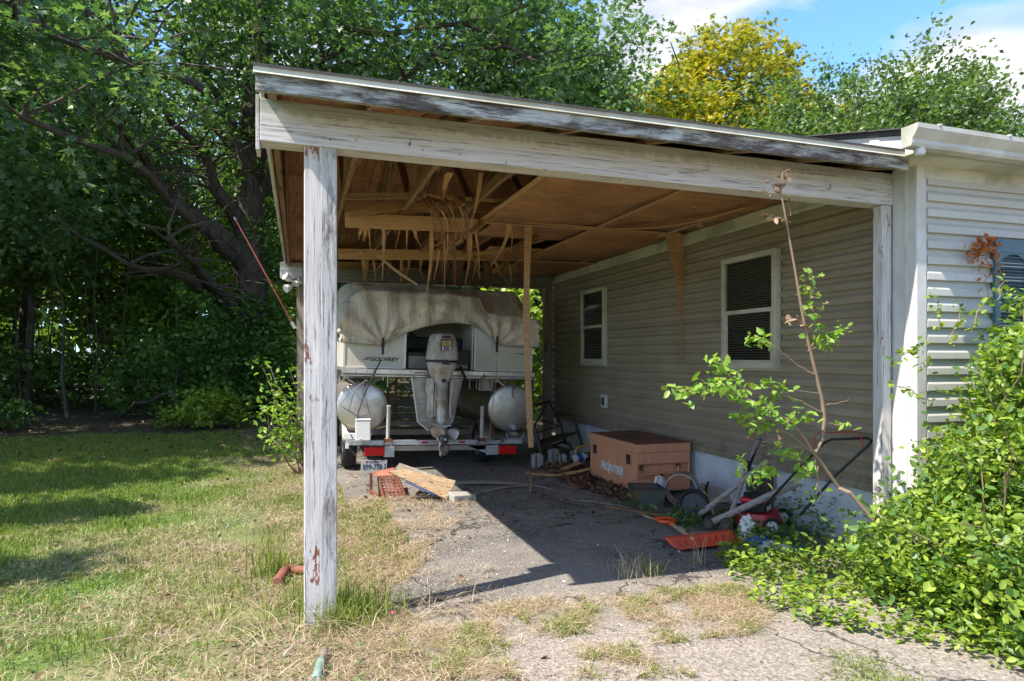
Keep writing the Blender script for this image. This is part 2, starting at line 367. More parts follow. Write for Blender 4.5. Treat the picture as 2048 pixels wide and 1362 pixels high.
M['pebble'] = leafmat('pebble', (.12, .11, .10), (.50, .46, .41), .0, .9, (1, 1, 1))
M['blade'] = leafmat('grass_blade', (.075, .135, .02), (.32, .37, .08), .35, .5)
M['straw'] = leafmat('straw', (.20, .125, .06), (.70, .57, .38), .2, .7, (1, 1, 1))
def bark(name, a, b):
    t = NT(name, .95); v = t.pos('world', (1, 1, .25)); g = t.noise(v, 9, 7, .7, .5)
    t.col(t.mix(t.ramp(g, (.35, 0.), (.65, 1.)), a, b)).bump(g, .9, .04); return t.m
M['bark'] = bark('oak_bark', (.03, .023, .018), (.11, .085, .065)); M['bark_g'] = bark('grey_bark', (.05, .042, .034), (.17, .145, .12))
M['twig'] = simple('twig_bark', (.24, .165, .11), .8, 0, .3, 20)

# ground and asphalt
t = NT('ground_soil', .95); v = t.pos('world'); n1 = t.noise(v, .55, 7, .62); n2 = t.noise(v, 3.1, 8, .7); n3 = t.noise(v, 55, 3)
soil = t.mix(t.ramp(n3, (.3, 0.), (.7, 1.)), (.05, .035, .024), (.30, .215, .145))
straw = t.mix(t.ramp(t.noise(v, 90, 3), (.3, 0.), (.7, 1.)), (.06, .043, .024), (.34, .255, .15))
grass = t.mix(t.ramp(n2, (.3, 0.), (.7, 1.)), (.035, .06, .012), (.15, .22, .04))
c = t.mix(t.ramp(n2, (.42, 0.), (.58, 1.)), soil, straw)
gx = t.ramp(t.math('ADD', t.math('MULTIPLY', t.math('SUBTRACT', -.3, t.xyz(v, 0)), .22), t.math('SUBTRACT', n1, .35)), (.05, 0.), (.32, 1.))
c = t.mix(gx, c, grass)
far = t.ramp(t.math('ADD', t.math('MULTIPLY', t.math('SUBTRACT', t.xyz(v, 1), 13.), .12), t.math('SUBTRACT', n1, .5)), (.0, 0.), (.35, 1.))
c = t.mix(far, c, t.mix(n2, (.045, .05, .02), (.11, .085, .05)))
t.col(c).bump(t.math('ADD', n2, t.math('MULTIPLY', n3, .4)), .7, .03); M['ground'] = t.m
t = NT('old_asphalt', .92); v = t.pos('world'); v1 = t.vor(v, 95); sp = t.vor(v, 95, 'F1', 1)
sep_ = t.xyz(sp, 0)
ag = t.mix(t.ramp(sep_, (.1, 0.), (.9, 1.)), (.075, .07, .066), (.46, .41, .37)); ag = t.mix(t.ramp(v1, (.25, 0.), (.55, 1.)), ag, (.075, .07, .066))
big = t.noise(v, .9, 7, .65); ag = t.mix(t.ramp(big, (.40, 0.), (.62, .55)), ag, (.30, .265, .225))
stn = t.ramp(t.noise(t.pos('world', (1, 1.4, 1)), 1.35, 6, .6), (.58, 0.), (.70, .8)); ag = t.mix(stn, ag, (.055, .045, .038))
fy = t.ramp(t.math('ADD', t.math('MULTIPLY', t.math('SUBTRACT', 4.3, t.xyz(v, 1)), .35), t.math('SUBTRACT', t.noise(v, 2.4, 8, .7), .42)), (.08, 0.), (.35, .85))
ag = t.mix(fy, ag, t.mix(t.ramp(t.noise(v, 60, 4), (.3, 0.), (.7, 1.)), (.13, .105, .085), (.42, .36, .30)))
wv = t.n('ShaderNodeVectorMath', operation='ADD'); t.put(v, wv.inputs[0])
nzc = t.n('ShaderNodeTexNoise'); t.put(v, nzc.inputs['Vector']); nzc.inputs['Scale'].default_value = 2.5; nzc.inputs['Detail'].default_value = 6; t.put(nzc.outputs[1], wv.inputs[1])
cre = t.ramp(t.vor(wv.outputs[0], .62, 'DISTANCE_TO_EDGE'), (.004, 1.), (.011, 0.)); ag = t.mix(t.math('MULTIPLY', cre, .85), ag, (.03, .025, .02))
fs_ = t.ramp(t.noise(v, 11, 5, .75), (.60, 0.), (.66, .55)); ag = t.mix(fs_, ag, (.09, .075, .06))
t.col(ag).bump(t.math('SUBTRACT', t.math('ADD', v1, t.noise(v, 5, 6)), cre), .7, .008); M['asphalt'] = t.m

# ---------------------------------------------------------------- leaf and blade clouds
SH = {
 'kite': ([(0,0,0),(.45,-.32,.07),(1,0,-.06),(.45,.32,.07)], [(0,1,2),(0,2,3)]),
 'oval': ([(0,0,0),(.28,-.26,.05),(.68,-.24,.04),(1,0,-.08),(.68,.24,.04),(.28,.26,.05)], [(0,1,2,3),(0,3,4,5)]),
 'lobe': ([(0,0,0),(.28,-.07,.0),(.30,-.36,.05),(.50,-.11,.02),(.62,-.42,.03),(.76,-.13,0),(1,0,-.1),(.76,.13,0),(.62,.42,.03),(.50,.11,.02),(.30,.36,.05),(.28,.07,0)],
          [(0,1,2,3),(0,3,4,5),(0,5,6,7),(0,7,8,9),(0,9,10,11)]),
}
def cloud_mesh(name, verts, nv, faces, N, mat, var):
    F = [np.array([f]) for f in faces]; tot = []; starts = []; st = 0
    for f in faces: pass
    base = (np.arange(N)*nv)
    loops = np.concatenate([(base[:, None]+np.array(f)[None, :]) for f in faces], axis=1).reshape(-1)
    fl = np.array([len(f) for f in faces]); sizes = np.tile(fl, N); st = np.concatenate([[0], np.cumsum(sizes)[:-1]])
    me = bpy.data.meshes.new(name); me.vertices.add(N*nv); me.vertices.foreach_set('co', verts.astype(np.float32).reshape(-1))
    me.loops.add(len(loops)); me.loops.foreach_set('vertex_index', loops.astype(np.int32))
    me.polygons.add(len(sizes)); me.polygons.foreach_set('loop_start', st.astype(np.int32))
    try: me.polygons.foreach_set('loop_total', sizes.astype(np.int32))
    except Exception: pass
    me.update(calc_edges=True)
    a = me.attributes.new('var', 'FLOAT', 'FACE'); a.data.foreach_set('value', np.repeat(var, len(faces)).astype(np.float32))
    me.materials.append(mat); return me
def leaves(name, pts, size, mat, parent=None, shape='kite', tilt=.55, jit=.45, var=None, up=(0, 0, 1)):
    pts = np.asarray(pts, float); N = len(pts); tv, tf = SH[shape]; tv = np.array(tv)
    nrm = np.array(up)[None]*1.0+rng.normal(0, tilt, (N, 3)); nrm /= np.linalg.norm(nrm, axis=1)[:, None]
    d = rng.normal(0, 1, (N, 3)); d -= (d*nrm).sum(1)[:, None]*nrm; d /= np.linalg.norm(d, axis=1)[:, None]
    s = np.cross(nrm, d); sz = size*(1+rng.uniform(-jit, jit, N))
    V = pts[:, None, :]+sz[:, None, None]*(tv[None, :, 0:1]*d[:, None]+tv[None, :, 1:2]*s[:, None]+tv[None, :, 2:3]*nrm[:, None])
    if var is None: var = rng.uniform(0, 1, N)
    me = cloud_mesh(name, V, len(tv), tf, N, mat, np.clip(var, 0, 1)); o = bpy.data.objects.new(name, me); COL.objects.link(o)
    if parent: o.parent = parent
    return o
def blades(name, pts, h, w, mat, lean=.35, jit=.5, parent=None, flat=0, var=None):
    pts = np.asarray(pts, float); N = len(pts); hh = h*(1+rng.uniform(-jit, jit, N)); a = rng.uniform(0, 2*np.pi, N)
    ld = np.stack([np.cos(a), np.sin(a), np.zeros(N)], 1); b = rng.uniform(0, 2*np.pi, N)
    wd = np.stack([np.cos(b), np.sin(b), np.zeros(N)], 1)*w
    le = np.abs(rng.normal(0, lean, N))+flat; up = np.array([0, 0, 1.])
    up_s = np.maximum(.08, 1-flat*.9)
    mid = pts+hh[:, None]*(.5*up*up_s+ld*le[:, None]*.25); tip = pts+hh[:, None]*(np.maximum(.05, (1-le*.35)*up_s)[:, None]*up+ld*le[:, None])
    V = np.stack([pts-wd/2, pts+wd/2, mid+wd*.38, mid-wd*.38, tip], 1)
    me = cloud_mesh(name, V, 5, [(0,1,2,3),(3,2,4)], N, mat, rng.uniform(0, 1, N) if var is None else var)
    o = bpy.data.objects.new(name, me); COL.objects.link(o)
    if parent: o.parent = parent
    return o
def inpoly(x, y, poly):
    c = np.zeros(len(x), bool); j = len(poly)-1
    for i in range(len(poly)):
        xi, yi = poly[i]; xj, yj = poly[j]
        q = ((yi > y) != (yj > y)) & (x < (xj-xi)*(y-yi)/((yj-yi) or 1e-9)+xi); c ^= q; j = i
    return c
def nz(x, y, s, seed=0):
    return np.array([mn.noise(Vector((a*s+seed, b*s, seed*.37))) for a, b in zip(x, y)])

# ================================================================ SETTING
g = MB(); n = 60
def gz(u, v):
    x = -170+340*u; y = -60+330*v
    return (x, y, 0)
g.grid(gz, n, n)
tag(g.build('ground', M['ground']), kind='structure')
# driveway with an uneven crumbled edge
ed = []
for px, py in ((770,1000),(790,1050),(835,1095),(845,1130),(800,1165),(770,1200),(760,1240),(800,1275),(850,1310),(900,1362)):
    q = P(px, py, z=0); ed.append((q.x, q.y))
poly = [(.45, 8.0), (.5, 7.0)]+ed+[(1.25, 2.4), (1.6, 1.4), (2.2, .5), (9, .5), (9, 3.72), (4.26, 3.76), (4.26, 12.2), (.35, 12.2)]
fine = []
for i in range(len(poly)):
    a, b = Vector(poly[i]), Vector(poly[(i+1) % len(poly)]); k = max(1, int((b-a).length/.06)) if a.x < 3 and b.x < 3 and a.y < 9 and b.y < 9 else 1
    for j in range(k):
        q = a.lerp(b, j/k)
        if k > 1: q = q+Vector((mn.noise(Vector((q.x*7, q.y*7, 1)))*.07, mn.noise(Vector((q.x*7, q.y*7, 5)))*.07))
        fine.append(q)
dm = MB(); nn = len(fine)
dm.add([(q.x, q.y, .008) for q in fine]+[(q.x, q.y, -.02) for q in fine], [tuple(range(nn))]+[(i, nn+i, nn+(i+1) % nn, (i+1) % nn) for i in range(nn)])
drv = dm.build('driveway', M['asphalt']); tag(drv, kind='structure')
drive_poly = [(q.x, q.y) for q in fine]

# ================================================================ HOUSE
XW, YF = 4.23, 3.744
house = empty('house', label='single storey house with beige vinyl siding adjoining the open carport', cat='house')
mb = MB(); mb.bb((XW+.10, YF+.10, .0), (13, 11.0, 2.95)); mb.build('wall_core', M['dark_room'], house)
def plank(L, h=.113):
    pr = [(0, .0), (.026, -.002), (.028, .003), (.026, .046), (.021, .056), (.008, .068), (.001, .080), (.0, h+.004), (-.02, h+.004), (-.02, 0)]
    m_ = MB(); m_.prism([(-a, b) for a, b in pr], 0, L, lambda a, b, t: (t, a, b)); return m_
SB = .48
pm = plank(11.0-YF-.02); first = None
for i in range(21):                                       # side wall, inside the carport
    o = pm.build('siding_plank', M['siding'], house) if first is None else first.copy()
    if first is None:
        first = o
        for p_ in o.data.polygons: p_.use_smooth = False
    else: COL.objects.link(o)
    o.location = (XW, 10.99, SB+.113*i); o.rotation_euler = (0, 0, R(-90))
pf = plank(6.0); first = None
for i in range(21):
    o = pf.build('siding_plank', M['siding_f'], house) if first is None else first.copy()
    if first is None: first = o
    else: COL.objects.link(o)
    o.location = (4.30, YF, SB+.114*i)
# painted concrete blocks of the foundation
blk = {}
for row in range(3):
    y = YF+.02+(.2 if row % 2 else 0); z0 = -.08+row*.195
    while y < 10.9:
        L = min(.39, 10.95-y)
        if 5.42 < y+.2 < 5.50 and False: pass
        key = round(L, 2)
        if key not in blk:
            b_ = MB(); b_.bb((0, 0, 0), (.08, L, .187)); blk[key] = b_.build('block', M['block'], house, bevel=.004); o = blk[key]
        else: o = blk[key].copy(); COL.objects.link(o)
        o.location = (XW+.015+random.uniform(-.001, .001), y, z0); y += .398
mb = MB(); mb.bb((XW+.022, YF+.02, -.1), (XW+.09, 10.95, .50)); mb.build('mortar_bed', M['block'], house)
mb = MB(); mb.bb((XW-.03, YF+.03, -.1), (11, YF+.10, .50)); mb.build('front_footing', M['block'], house)
# corner boards (front corner projects in front of the carport post)
bar('corner_board', (4.213, YF-.012, .42), (4.213, YF-.012, 2.89), .03, .02, M['trim'], house, up=(0, 1, 0))
bar('corner_board', (4.245, YF-.016, .42), (4.245, YF-.016, 2.89), .09, .02, M['trim'], house, up=(0, 1, 0))
mb = MB(); mb.bb((4.20, YF-.004, .42), (4.225, 3.93, 2.90)); mb.build('corner_return', M['trim'], house, bevel=.003)
mb = MB(); mb.bb((4.192, YF+.05, .42), (4.2, YF+.075, 2.90)); mb.build('corner_bead', M['trim'], house)
mb = MB(); mb.bb((4.20, 10.93, .3), (4.24, 11.02, 2.85)); mb.build('corner_board', M['trim'], house, bevel=.003)
# frieze boards
mb = MB(); mb.bb((XW-.045, 4.02, 2.80), (XW-.0, 11.0, 2.915)); mb.bb((XW-.062, 4.02, 2.78), (XW-.045, 11.0, 2.812)); mb.build('frieze', M['cream_trim'], house)
mb = MB(); mb.bb((4.27, YF-.03, 2.80), (11, YF+.02, 2.90)); mb.build('frieze', M['cream_trim'], house, bevel=.003)
# eave: soffit, fascia, roof slab
SL = .12
mb = MB(); mb.bb((3.93, 3.50, 2.885), (11, YF+.03, 2.90)); mb.build('soffit', M['cream_trim'], house)
mb = MB(); mb.bb((3.93, 3.485, 2.885), (11, 3.505, 3.02)); mb.build('fascia', M['gutter'], house)
# K-profile gutter along the eave
gp = [(0, .135), (0, 0), (-.075, 0), (-.085, .02), (-.085, .045), (-.115, .085), (-.128, .105), (-.128, .135), (-.118, .135), (-.118, .128), (-.119, .108), (-.106, .088), (-.077, .05), (-.077, .024), (-.070, .008), (-.006, .008), (-.006, .135)]
mb = MB(); mb.prism(gp, 0, 7.1, lambda a, b, t: (3.80+t, 3.48+a, 2.895+b-.012*t)); gu = mb.build('gutter', M['gutter'], house)
mb = MB(); mb.prism(gp[:8], -.004, 0, lambda a, b, t: (3.80+t, 3.48+a, 2.895+b)); mb.build('end_cap', M['gutter'], gu)
mb = MB(); mb.lathe([(.028, 0), (.034, -.02), (.03, -.045), (.0, -.05)], (3.90, 3.43, 2.895), n=14); mb.build('outlet', M['white_pl'], gu, smooth=True)
for k in range(5):
    mb = MB(); mb.box((3.93+k*.62+.05, 3.415, 3.03-.008*k), (.02, .15, .012)); mb.build('gutter_strap', M['gutter'], gu)
ridge_y = 7.4
mb = MB(); pr = [(3.44, 3.035), (ridge_y, 3.035+SL*2.1*(ridge_y-3.44)), (11.3, 3.035), (11.3, 3.0), (ridge_y, 3.0+SL*2.1*(ridge_y-3.44)), (3.44, 3.0)]
mb.prism(pr, 3.93, 13, lambda a, b, t: (t, a, b)); hr = mb.build('roof', M['shingle'], house)
mb = MB(); mb.prism([(3.5, 2.9), (3.5, 3.01), (ridge_y, 3.01+.252*(ridge_y-3.5)), (11.2, 3.01), (11.2, 2.9)], 3.945, 3.965, lambda a, b, t: (t, a, b)); mb.build('rake_board', M['trim'], house)
for k in range(9):
    y0 = 3.46+k*.14
    mb = MB(); mb.box((4.6, y0+.09, 3.045+.252*(y0-3.44)+.016), (1.4+random.uniform(-.02, .02), .2, .008), Matrix.Rotation(math.atan(.252), 3, 'X')); mb.build('shingle_course', M['shingle'], hr)
# windows of the side wall
def window(y0, y1, z0, z1, lab):
    x = XW-.044; fw = .055
    f = MB()
    f.bb((x-.035, y0, z0), (x+.03, y0+fw, z1)); f.bb((x-.035, y1-fw, z0), (x+.03, y1, z1))
    f.bb((x-.037, y0+fw, z1-fw), (x+.03, y1-fw, z1)); f.bb((x-.037, y0+fw, z0), (x+.03, y1-fw, z0+fw)); 
    w = f.build('window', M['win_frame'], house, bevel=.004); w['label'] = lab
    zm = (z0+z1)/2-.02
    b = MB(); b.bb((x-.032, y0+fw, zm), (x-.005, y1-fw, zm+.04)); b.build('meeting_rail', M['win_frame'], w, bevel=.003)
    b = MB(); b.bb((x-.026, y0+fw, z0+fw), (x-.008, y0+fw+.025, zm)); b.bb((x-.026, y1-fw-.025, z0+fw), (x-.008, y1-fw, zm)); b.bb((x-.026, y0+fw+.025, z0+fw), (x-.008, y1-fw-.025, z0+fw+.025)); b.build('sash', M['win_frame'], w)
    b = MB(); b.bb((x-.008, y0+fw, z0+fw), (x-.004, y1-fw, zm)); b.build('pane', M['glass'], w)
    b = MB(); b.bb((x-.012, y0+fw, zm+.04), (x-.008, y1-fw, z1-fw)); b.build('pane', M['glass'], w)
    b = MB(); b.bb((x+.0095, y0+.02, z0+.02), (x+.0135, y1-.02, z1-.02)); b.build('backing', M['dark_room'], w)
    z = z0+fw+.03; s0 = None
    while z < z1-fw:
        if s0 is None:
            b = MB(); b.box((0, 0, 0), (.011, y1-y0-2*fw-.03, .0016), Matrix.Rotation(R(28), 3, 'Y')); s0 = b.build('blind_slat', M['blind'], w); o = s0
        else: o = s0.copy(); COL.objects.link(o)
        o.location = (x+.003, (y0+y1)/2, z); z += .0235
    b = MB(); b.bb((x-.018, y0-.02, z0-.02), (x+.03, y1+.02, z0-.001)); b.build('sill', M['win_frame'], w)
window(5.16, 5.99, 1.41, 2.52, 'larger nearer window')
window(8.80, 9.63, 1.41, 2.53, 'farther window')
# outlet box and crawl space vent
mb = MB(); mb.bb((XW-.062, 8.78, .79), (XW-.020, 8.93, .98)); ob = mb.build('outlet_box', M['white_pl'], house, bevel=.006)
mb = MB(); mb.bb((XW-.066, 8.82, .83), (XW-.0625, 8.89, .94)); mb.build('socket', M['dark_metal'], ob)
mb = MB(); mb.bb((XW-.008, 5.25, .20), (XW+.02, 5.68, .44)); ve = mb.build('crawl_vent', M['alu_dull'], house, bevel=.003)
s0 = None
for k in range(14):
    if s0 is None: b = MB(); b.box((0, 0, 0), (.012, .006, .21), Matrix.Rotation(R(35), 3, 'Z')); s0 = b.build('vent_fin', M['dark_metal'], ve); o = s0
    else: o = s0.copy(); COL.objects.link(o)
    o.location = (XW-.014, 5.275+k*.0295, .32)
# louvred shutter on the front wall
x0, x1, z0, z1 = 4.93, 5.31, 1.15, 2.40; yy = YF-.018
b = MB(); b.bb((x0, yy-.03, z0), (x0+.055, yy, z1)); b.bb((x1-.055, yy-.03, z0), (x1, yy, z1)); b.bb((x0+.055, yy-.028, z1-.1), (x1-.055, yy, z1)); b.bb((x0+.055, yy-.028, z0), (x1-.055, yy, z0+.08))
sh = b.build('shutter', M['shutter'], house, bevel=.004)
b = MB(); b.prism([(-.135, .0), (-.135, -.075), (-.10, -.04), (-.05, -.015), (0, -.008), (.05, -.015), (.10, -.04), (.135, -.075), (.135, 0)], 0, .02, lambda a, c, t: ((x0+x1)/2+a, yy-.024+t*.8, z1-.1+c)); b.build('arched_head', M['shutter'], sh)
b = MB(); b.bb((x0+.05, yy-.004, z0+.05), (x1-.05, yy-.001, z1-.05)); b.build('shutter_back', M['black'], sh)
z = z0+.1; s0 = None
while z < z1-.11:
    if s0 is None: b = MB(); b.box((0, 0, 0), (x1-x0-.112, .022, .006), Matrix.Rotation(R(-38), 3, 'X')); s0 = b.build('louvre', M['shutter'], sh); o = s0
    else: o = s0.copy(); COL.objects.link(o)
    o.location = ((x0+x1)/2, yy-.014, z); z += .026
b = MB(); b.bb((5.34, yy-.02, 1.15), (6.3, yy+.01, 2.40)); b.build('front_window', M['win_frame'], house)
b = MB(); b.bb((5.40, yy-.024, 1.22), (6.24, yy-.021, 2.33)); b.build('pane', M['glass'], house)
settle(house, (4.23, 3.75, 0))

# ================================================================ CARPORT
cp = empty('carport', label='open timber carport with peeling white beam and torn plywood ceiling', cat='carport')
b = MB()   # front beam, slightly tapered and sagging to the right
b.add([(0,-.075,-.116),(4.40,-.075,-.12),(4.40,.075,-.12),(0,.075,-.116),(0,-.075,.116),(4.40,-.075,.112),(4.40,.075,.112),(0,.075,.116)], ((0,3,2,1),(4,5,6,7),(0,1,5,4),(1,2,6,5),(2,3,7,6),(3,0,4,7)))
fb = b.build('front_beam', M['white_beam'], cp, bevel=.004); fb.location = (-.20, 3.995, 2.817); fb.rotation_euler = (0, R(.70), 0)
b = MB()
for px, py in ((818,288),(845,300),(712,280),(920,309),(1012,325),(1090,340),(1240,360),(1515,330),(1500,382),(660,280)):
    q = P(px, py, y=3.92); b.lathe([(.004, 0), (.004, .006)], (q.x, q.y, q.z), (0, -1, 0), 6, True)
q = P(819, 291, y=3.92); b.tube([(q.x, 3.92, q.z), (q.x, 3.90, q.z-.004), (q.x+.002, 3.897, q.z+.02)], .003, 5)
q = P(1655, 378, y=3.92); b.tube([(q.x, 3.92, q.z), (q.x, 3.895, q.z-.004), (q.x+.006, 3.893, q.z+.015), (q.x-.003, 3.90, q.z+.03)], .003, 5)
b.build('nail', M['dark_metal'], cp)
bar('end_board', (-.212, 3.92, 2.80), (-.212, 4.07, 2.80), .02, .30, M['white_beam'], cp)
bar('rear_beam', (-.20, 11.05, 2.84), (4.22, 11.05, 2.82), .14, .24, M['grey_wood'], cp)
bar('beam_end', (-.27, 10.96, 2.855), (.06, 10.96, 2.855), .03, .25, M['white_beam'], cp)
bar('post', (.0735, 3.995, -.05), (.0735, 3.995, 2.699), .10, .088, M['white_post'], cp, up=(1, 0, 0), bevel=.005)
bar('post', (.1635, 3.995, -.05), (.1635, 3.995, 2.698), .125, .088, M['post_grain'], cp, up=(1, 0, 0), bevel=.006)
bar('corner_bead', (.119, 3.936, .0), (.119, 3.936, 2.699), .006, .012, M['white_post'], cp, up=(1, 0, 0), bevel=0)
bar('post', (4.143, 3.965, -.05), (4.143, 3.965, 2.64), .088, .088, M['white_post'], cp, up=(1, 0, 0), bevel=.005)
bar('rear_post', (.05, 11.0, -.05), (.05, 11.0, 2.72), .14, .15, M['rear_post'], cp, up=(1, 0, 0))
bar('rear_post', (4.11, 10.98, -.05), (4.11, 10.98, 2.72), .12, .13, M['rear_post'], cp, up=(1, 0, 0))
b = MB(); b.lathe([(.0, .05), (.11, .05), (.13, .02), (.12, -.03)], (.03, 10.95, .03), n=9); b.build('post_stone', M['stone'], cp)
def rz(x): return -.045*(x+.2)/4.2
# drip edge, fascia
b = MB(); b.prism([(3.600, 2.976), (3.592, 2.976), (3.592, 2.950), (3.583, 2.938), (3.589, 2.936), (3.600, 2.945)], 0, 1, lambda a, c, t: (-.215+4.22*t, a, c-.05*t)); b.build('drip_edge', M['drip'], cp)
bar('fascia', (-.205, 3.620, 2.898), (4.0, 3.620, 2.850), .036, .088, M['fascia'], cp, bevel=.004)
bar('gable_board', (-.198, 4.08, 3.005), (-.198, 10.9, 3.005), .025, .11, M['white_beam'], cp)
bar('gable_frame', (-.145, 3.8, 3.00), (-.145, 11.0, 3.00), .038, .089, M['chord'], cp)
RS = .25; RY = 7.42
# sheathing: boards of plywood, each slope four courses x four sheets
for sgn in (0, 1):
    for j in range(4):
        for i in range(4):
            xa = -.205+i*1.054; xb = xa+1.048
            ya = 3.60+j*.955; yb = ya+.950
            if sgn: ya, yb = 2*RY-ya, 2*RY-yb
            za = 2.958+RS*(min(abs(ya-3.60), abs(11.24-ya))); zb = 2.958+RS*min(abs(yb-3.60), abs(11.24-yb))
            bar('roof_sheathing', ((xa+xb)/2, ya, za+rz((xa+xb)/2)), ((xa+xb)/2, yb, zb+rz((xa+xb)/2)), xb-xa, .012, M['sheath'], cp, bevel=0)
b = MB(); b.prism([(3.585, 2.972), (3.585, 2.985), (RY, 2.99+RS*(RY-3.6)), (11.27, 2.985), (11.27, 2.968), (RY, 2.972+RS*(RY-3.6))], 0, 1, lambda a, c, t: (-.225+4.235*t, a, c-.05*t)); b.build('roof_covering', M['shingle'], cp)
b = MB(); b.prism([(3.7, 2.97), (RY, 2.95+RS*(RY-3.6)), (11.15, 2.97)], -.20, -.18, lambda a, c, t: (t, a, c)); b.build('gable_wall', M['cream_trim'], cp)
# trusses
TX = [-.13, .386, .975, 1.565, 2.17, 2.765, 3.365, 3.93]
for i, x in enumerate(TX):
    z = 2.955+rz(x)*.5
    if i: bar('bottom_chord', (x, 4.07, z+.03), (x, 10.97, z+.03), .038, .085, M['chord'], cp)
    for s_ in (0, 1):
        a = Vector((x, 3.64, 2.90+rz(x))); c = Vector((x, RY-.01, 2.90+RS*(RY-3.6)+rz(x)))
        if s_: a.y = 2*RY-a.y; c.y = 2*RY-c.y
        bar('rafter', a, c, .038, .085, M['chord'], cp)
    if i in (0,): continue
    for ya, yb in ((5.1, 4.9), (5.15, 6.0), (6.25, 6.1), (6.3, RY-.1), (8.5, RY+.1), (8.6, 8.8), (9.7, 8.9), (9.75, 9.95)):
        zt = 2.86+RS*min(yb-3.6, 11.24-yb)+rz(x)
        bar('web', (x+.03, ya, z+.02), (x+.03, yb, zt), .03, .07, M['chord'], cp, up=(1, 0, 0))
# ceiling sheets still in place
def sheet(x0, x1, y0, y1, z, sag=0):
    b = MB(); q = []
    def f(u, v):
        x = x0+(x1-x0)*u; y = y0+(y1-y0)*v
        return (x-x0, y-y0, -sag*math.sin(math.pi*u)*math.sin(math.pi*v)-.5*sag*(1-u)**3*v+.004*mn.noise(Vector((x*2, y*2, 0))))
    b.grid(f, 9, 9); o = b.build('ceiling_sheet', M['ceil'], cp, smooth=True, solid=.006, loc=(x0, y0, z)); return o
sheet(1.80, 3.04, 4.08, 6.69, 2.918, .05); sheet(3.05, 4.18, 4.08, 6.69, 2.918, .03)
sheet(3.05, 4.18, 6.71, 9.08, 2.916, .06); sheet(1.95, 3.04, 6.71, 7.6, 2.925, .0); sheet(3.0, 4.18, 9.10, 10.95, 2.905, .05); sheet(2.3, 3.04, 8.2, 9.08, 2.915, .1)
sheet(.41, 1.2, 10.2, 10.95, 2.915, .02)
for p, q in (((1.79, 4.1, 2.908), (1.77, 6.7, 2.905)), ((3.045, 4.1, 2.905), (3.045, 9.1, 2.905)), ((1.72, 6.70, 2.898), (4.18, 6.70, 2.900)), ((2.95, 9.1, 2.89), (4.18, 9.1, 2.895)), ((3.045, 9.1, 2.895), (3.045, 10.9, 2.89)), ((1.82, 7.0, 2.90), (1.82, 9.0, 2.88))):
    bar('batten', p, q, .055, .010, M['tan'], cp, up=(0, 0, 1))
bar('batten', (3.42, 5.35, 2.885), (3.98, 6.1, 2.865), .06, .008, M['tan'], cp, warp=.03)
bar('batten', (3.2, 6.45, 2.87), (3.86, 5.2, 2.87), .05, .008, M['tan'], cp, warp=-.06)
# cross boards left where the ceiling tore away
def crossb(n, px0, py0, px1, py1, y, h, m, th=.02, warp=0):
    a = P(px0, py0, y=y); c = P(px1, py1, y=y); bar(n, a, c, th, h, M[m], cp, warp=warp)
crossb('cross_board', 690, 393, 845, 391, 6.15, .055, 'chord', .04); crossb('cross_board', 690, 440, 955, 452, 6.62, .14, 'tan')
crossb('cross_board', 845, 391, 1010, 402, 6.16, .03, 'tan', .03)
crossb('cross_board', 676, 508, 1075, 512, 9.05, .14, 'tan', .02); crossb('cross_board', 676, 548, 1100, 556, 10.9, .2, 'grey_wood', .04)
crossb('cross_board', 690, 414, 985, 416, 6.9, .10, 'tan', .012); crossb('cross_board', 960, 438, 1330, 466, 6.60, .012, 'tan', .05)
ribbon('veneer_strip', [P(700, 430, y=6.5), P(760, 418, y=6.48), P(850, 408, y=6.45), P(1000, 404, y=6.5)], .10, M['tan'], cp, wdir=(0, .6, .8), sub=5)
ribbon('veneer_strip', [P(1040, 395, y=6.2), P(1010, 420, y=6.35), P(975, 440, y=6.5), P(940, 462, y=6.6), P(880, 478, y=6.5)], .10, M['tan'], cp, wdir=(0, .8, .6), sub=5)
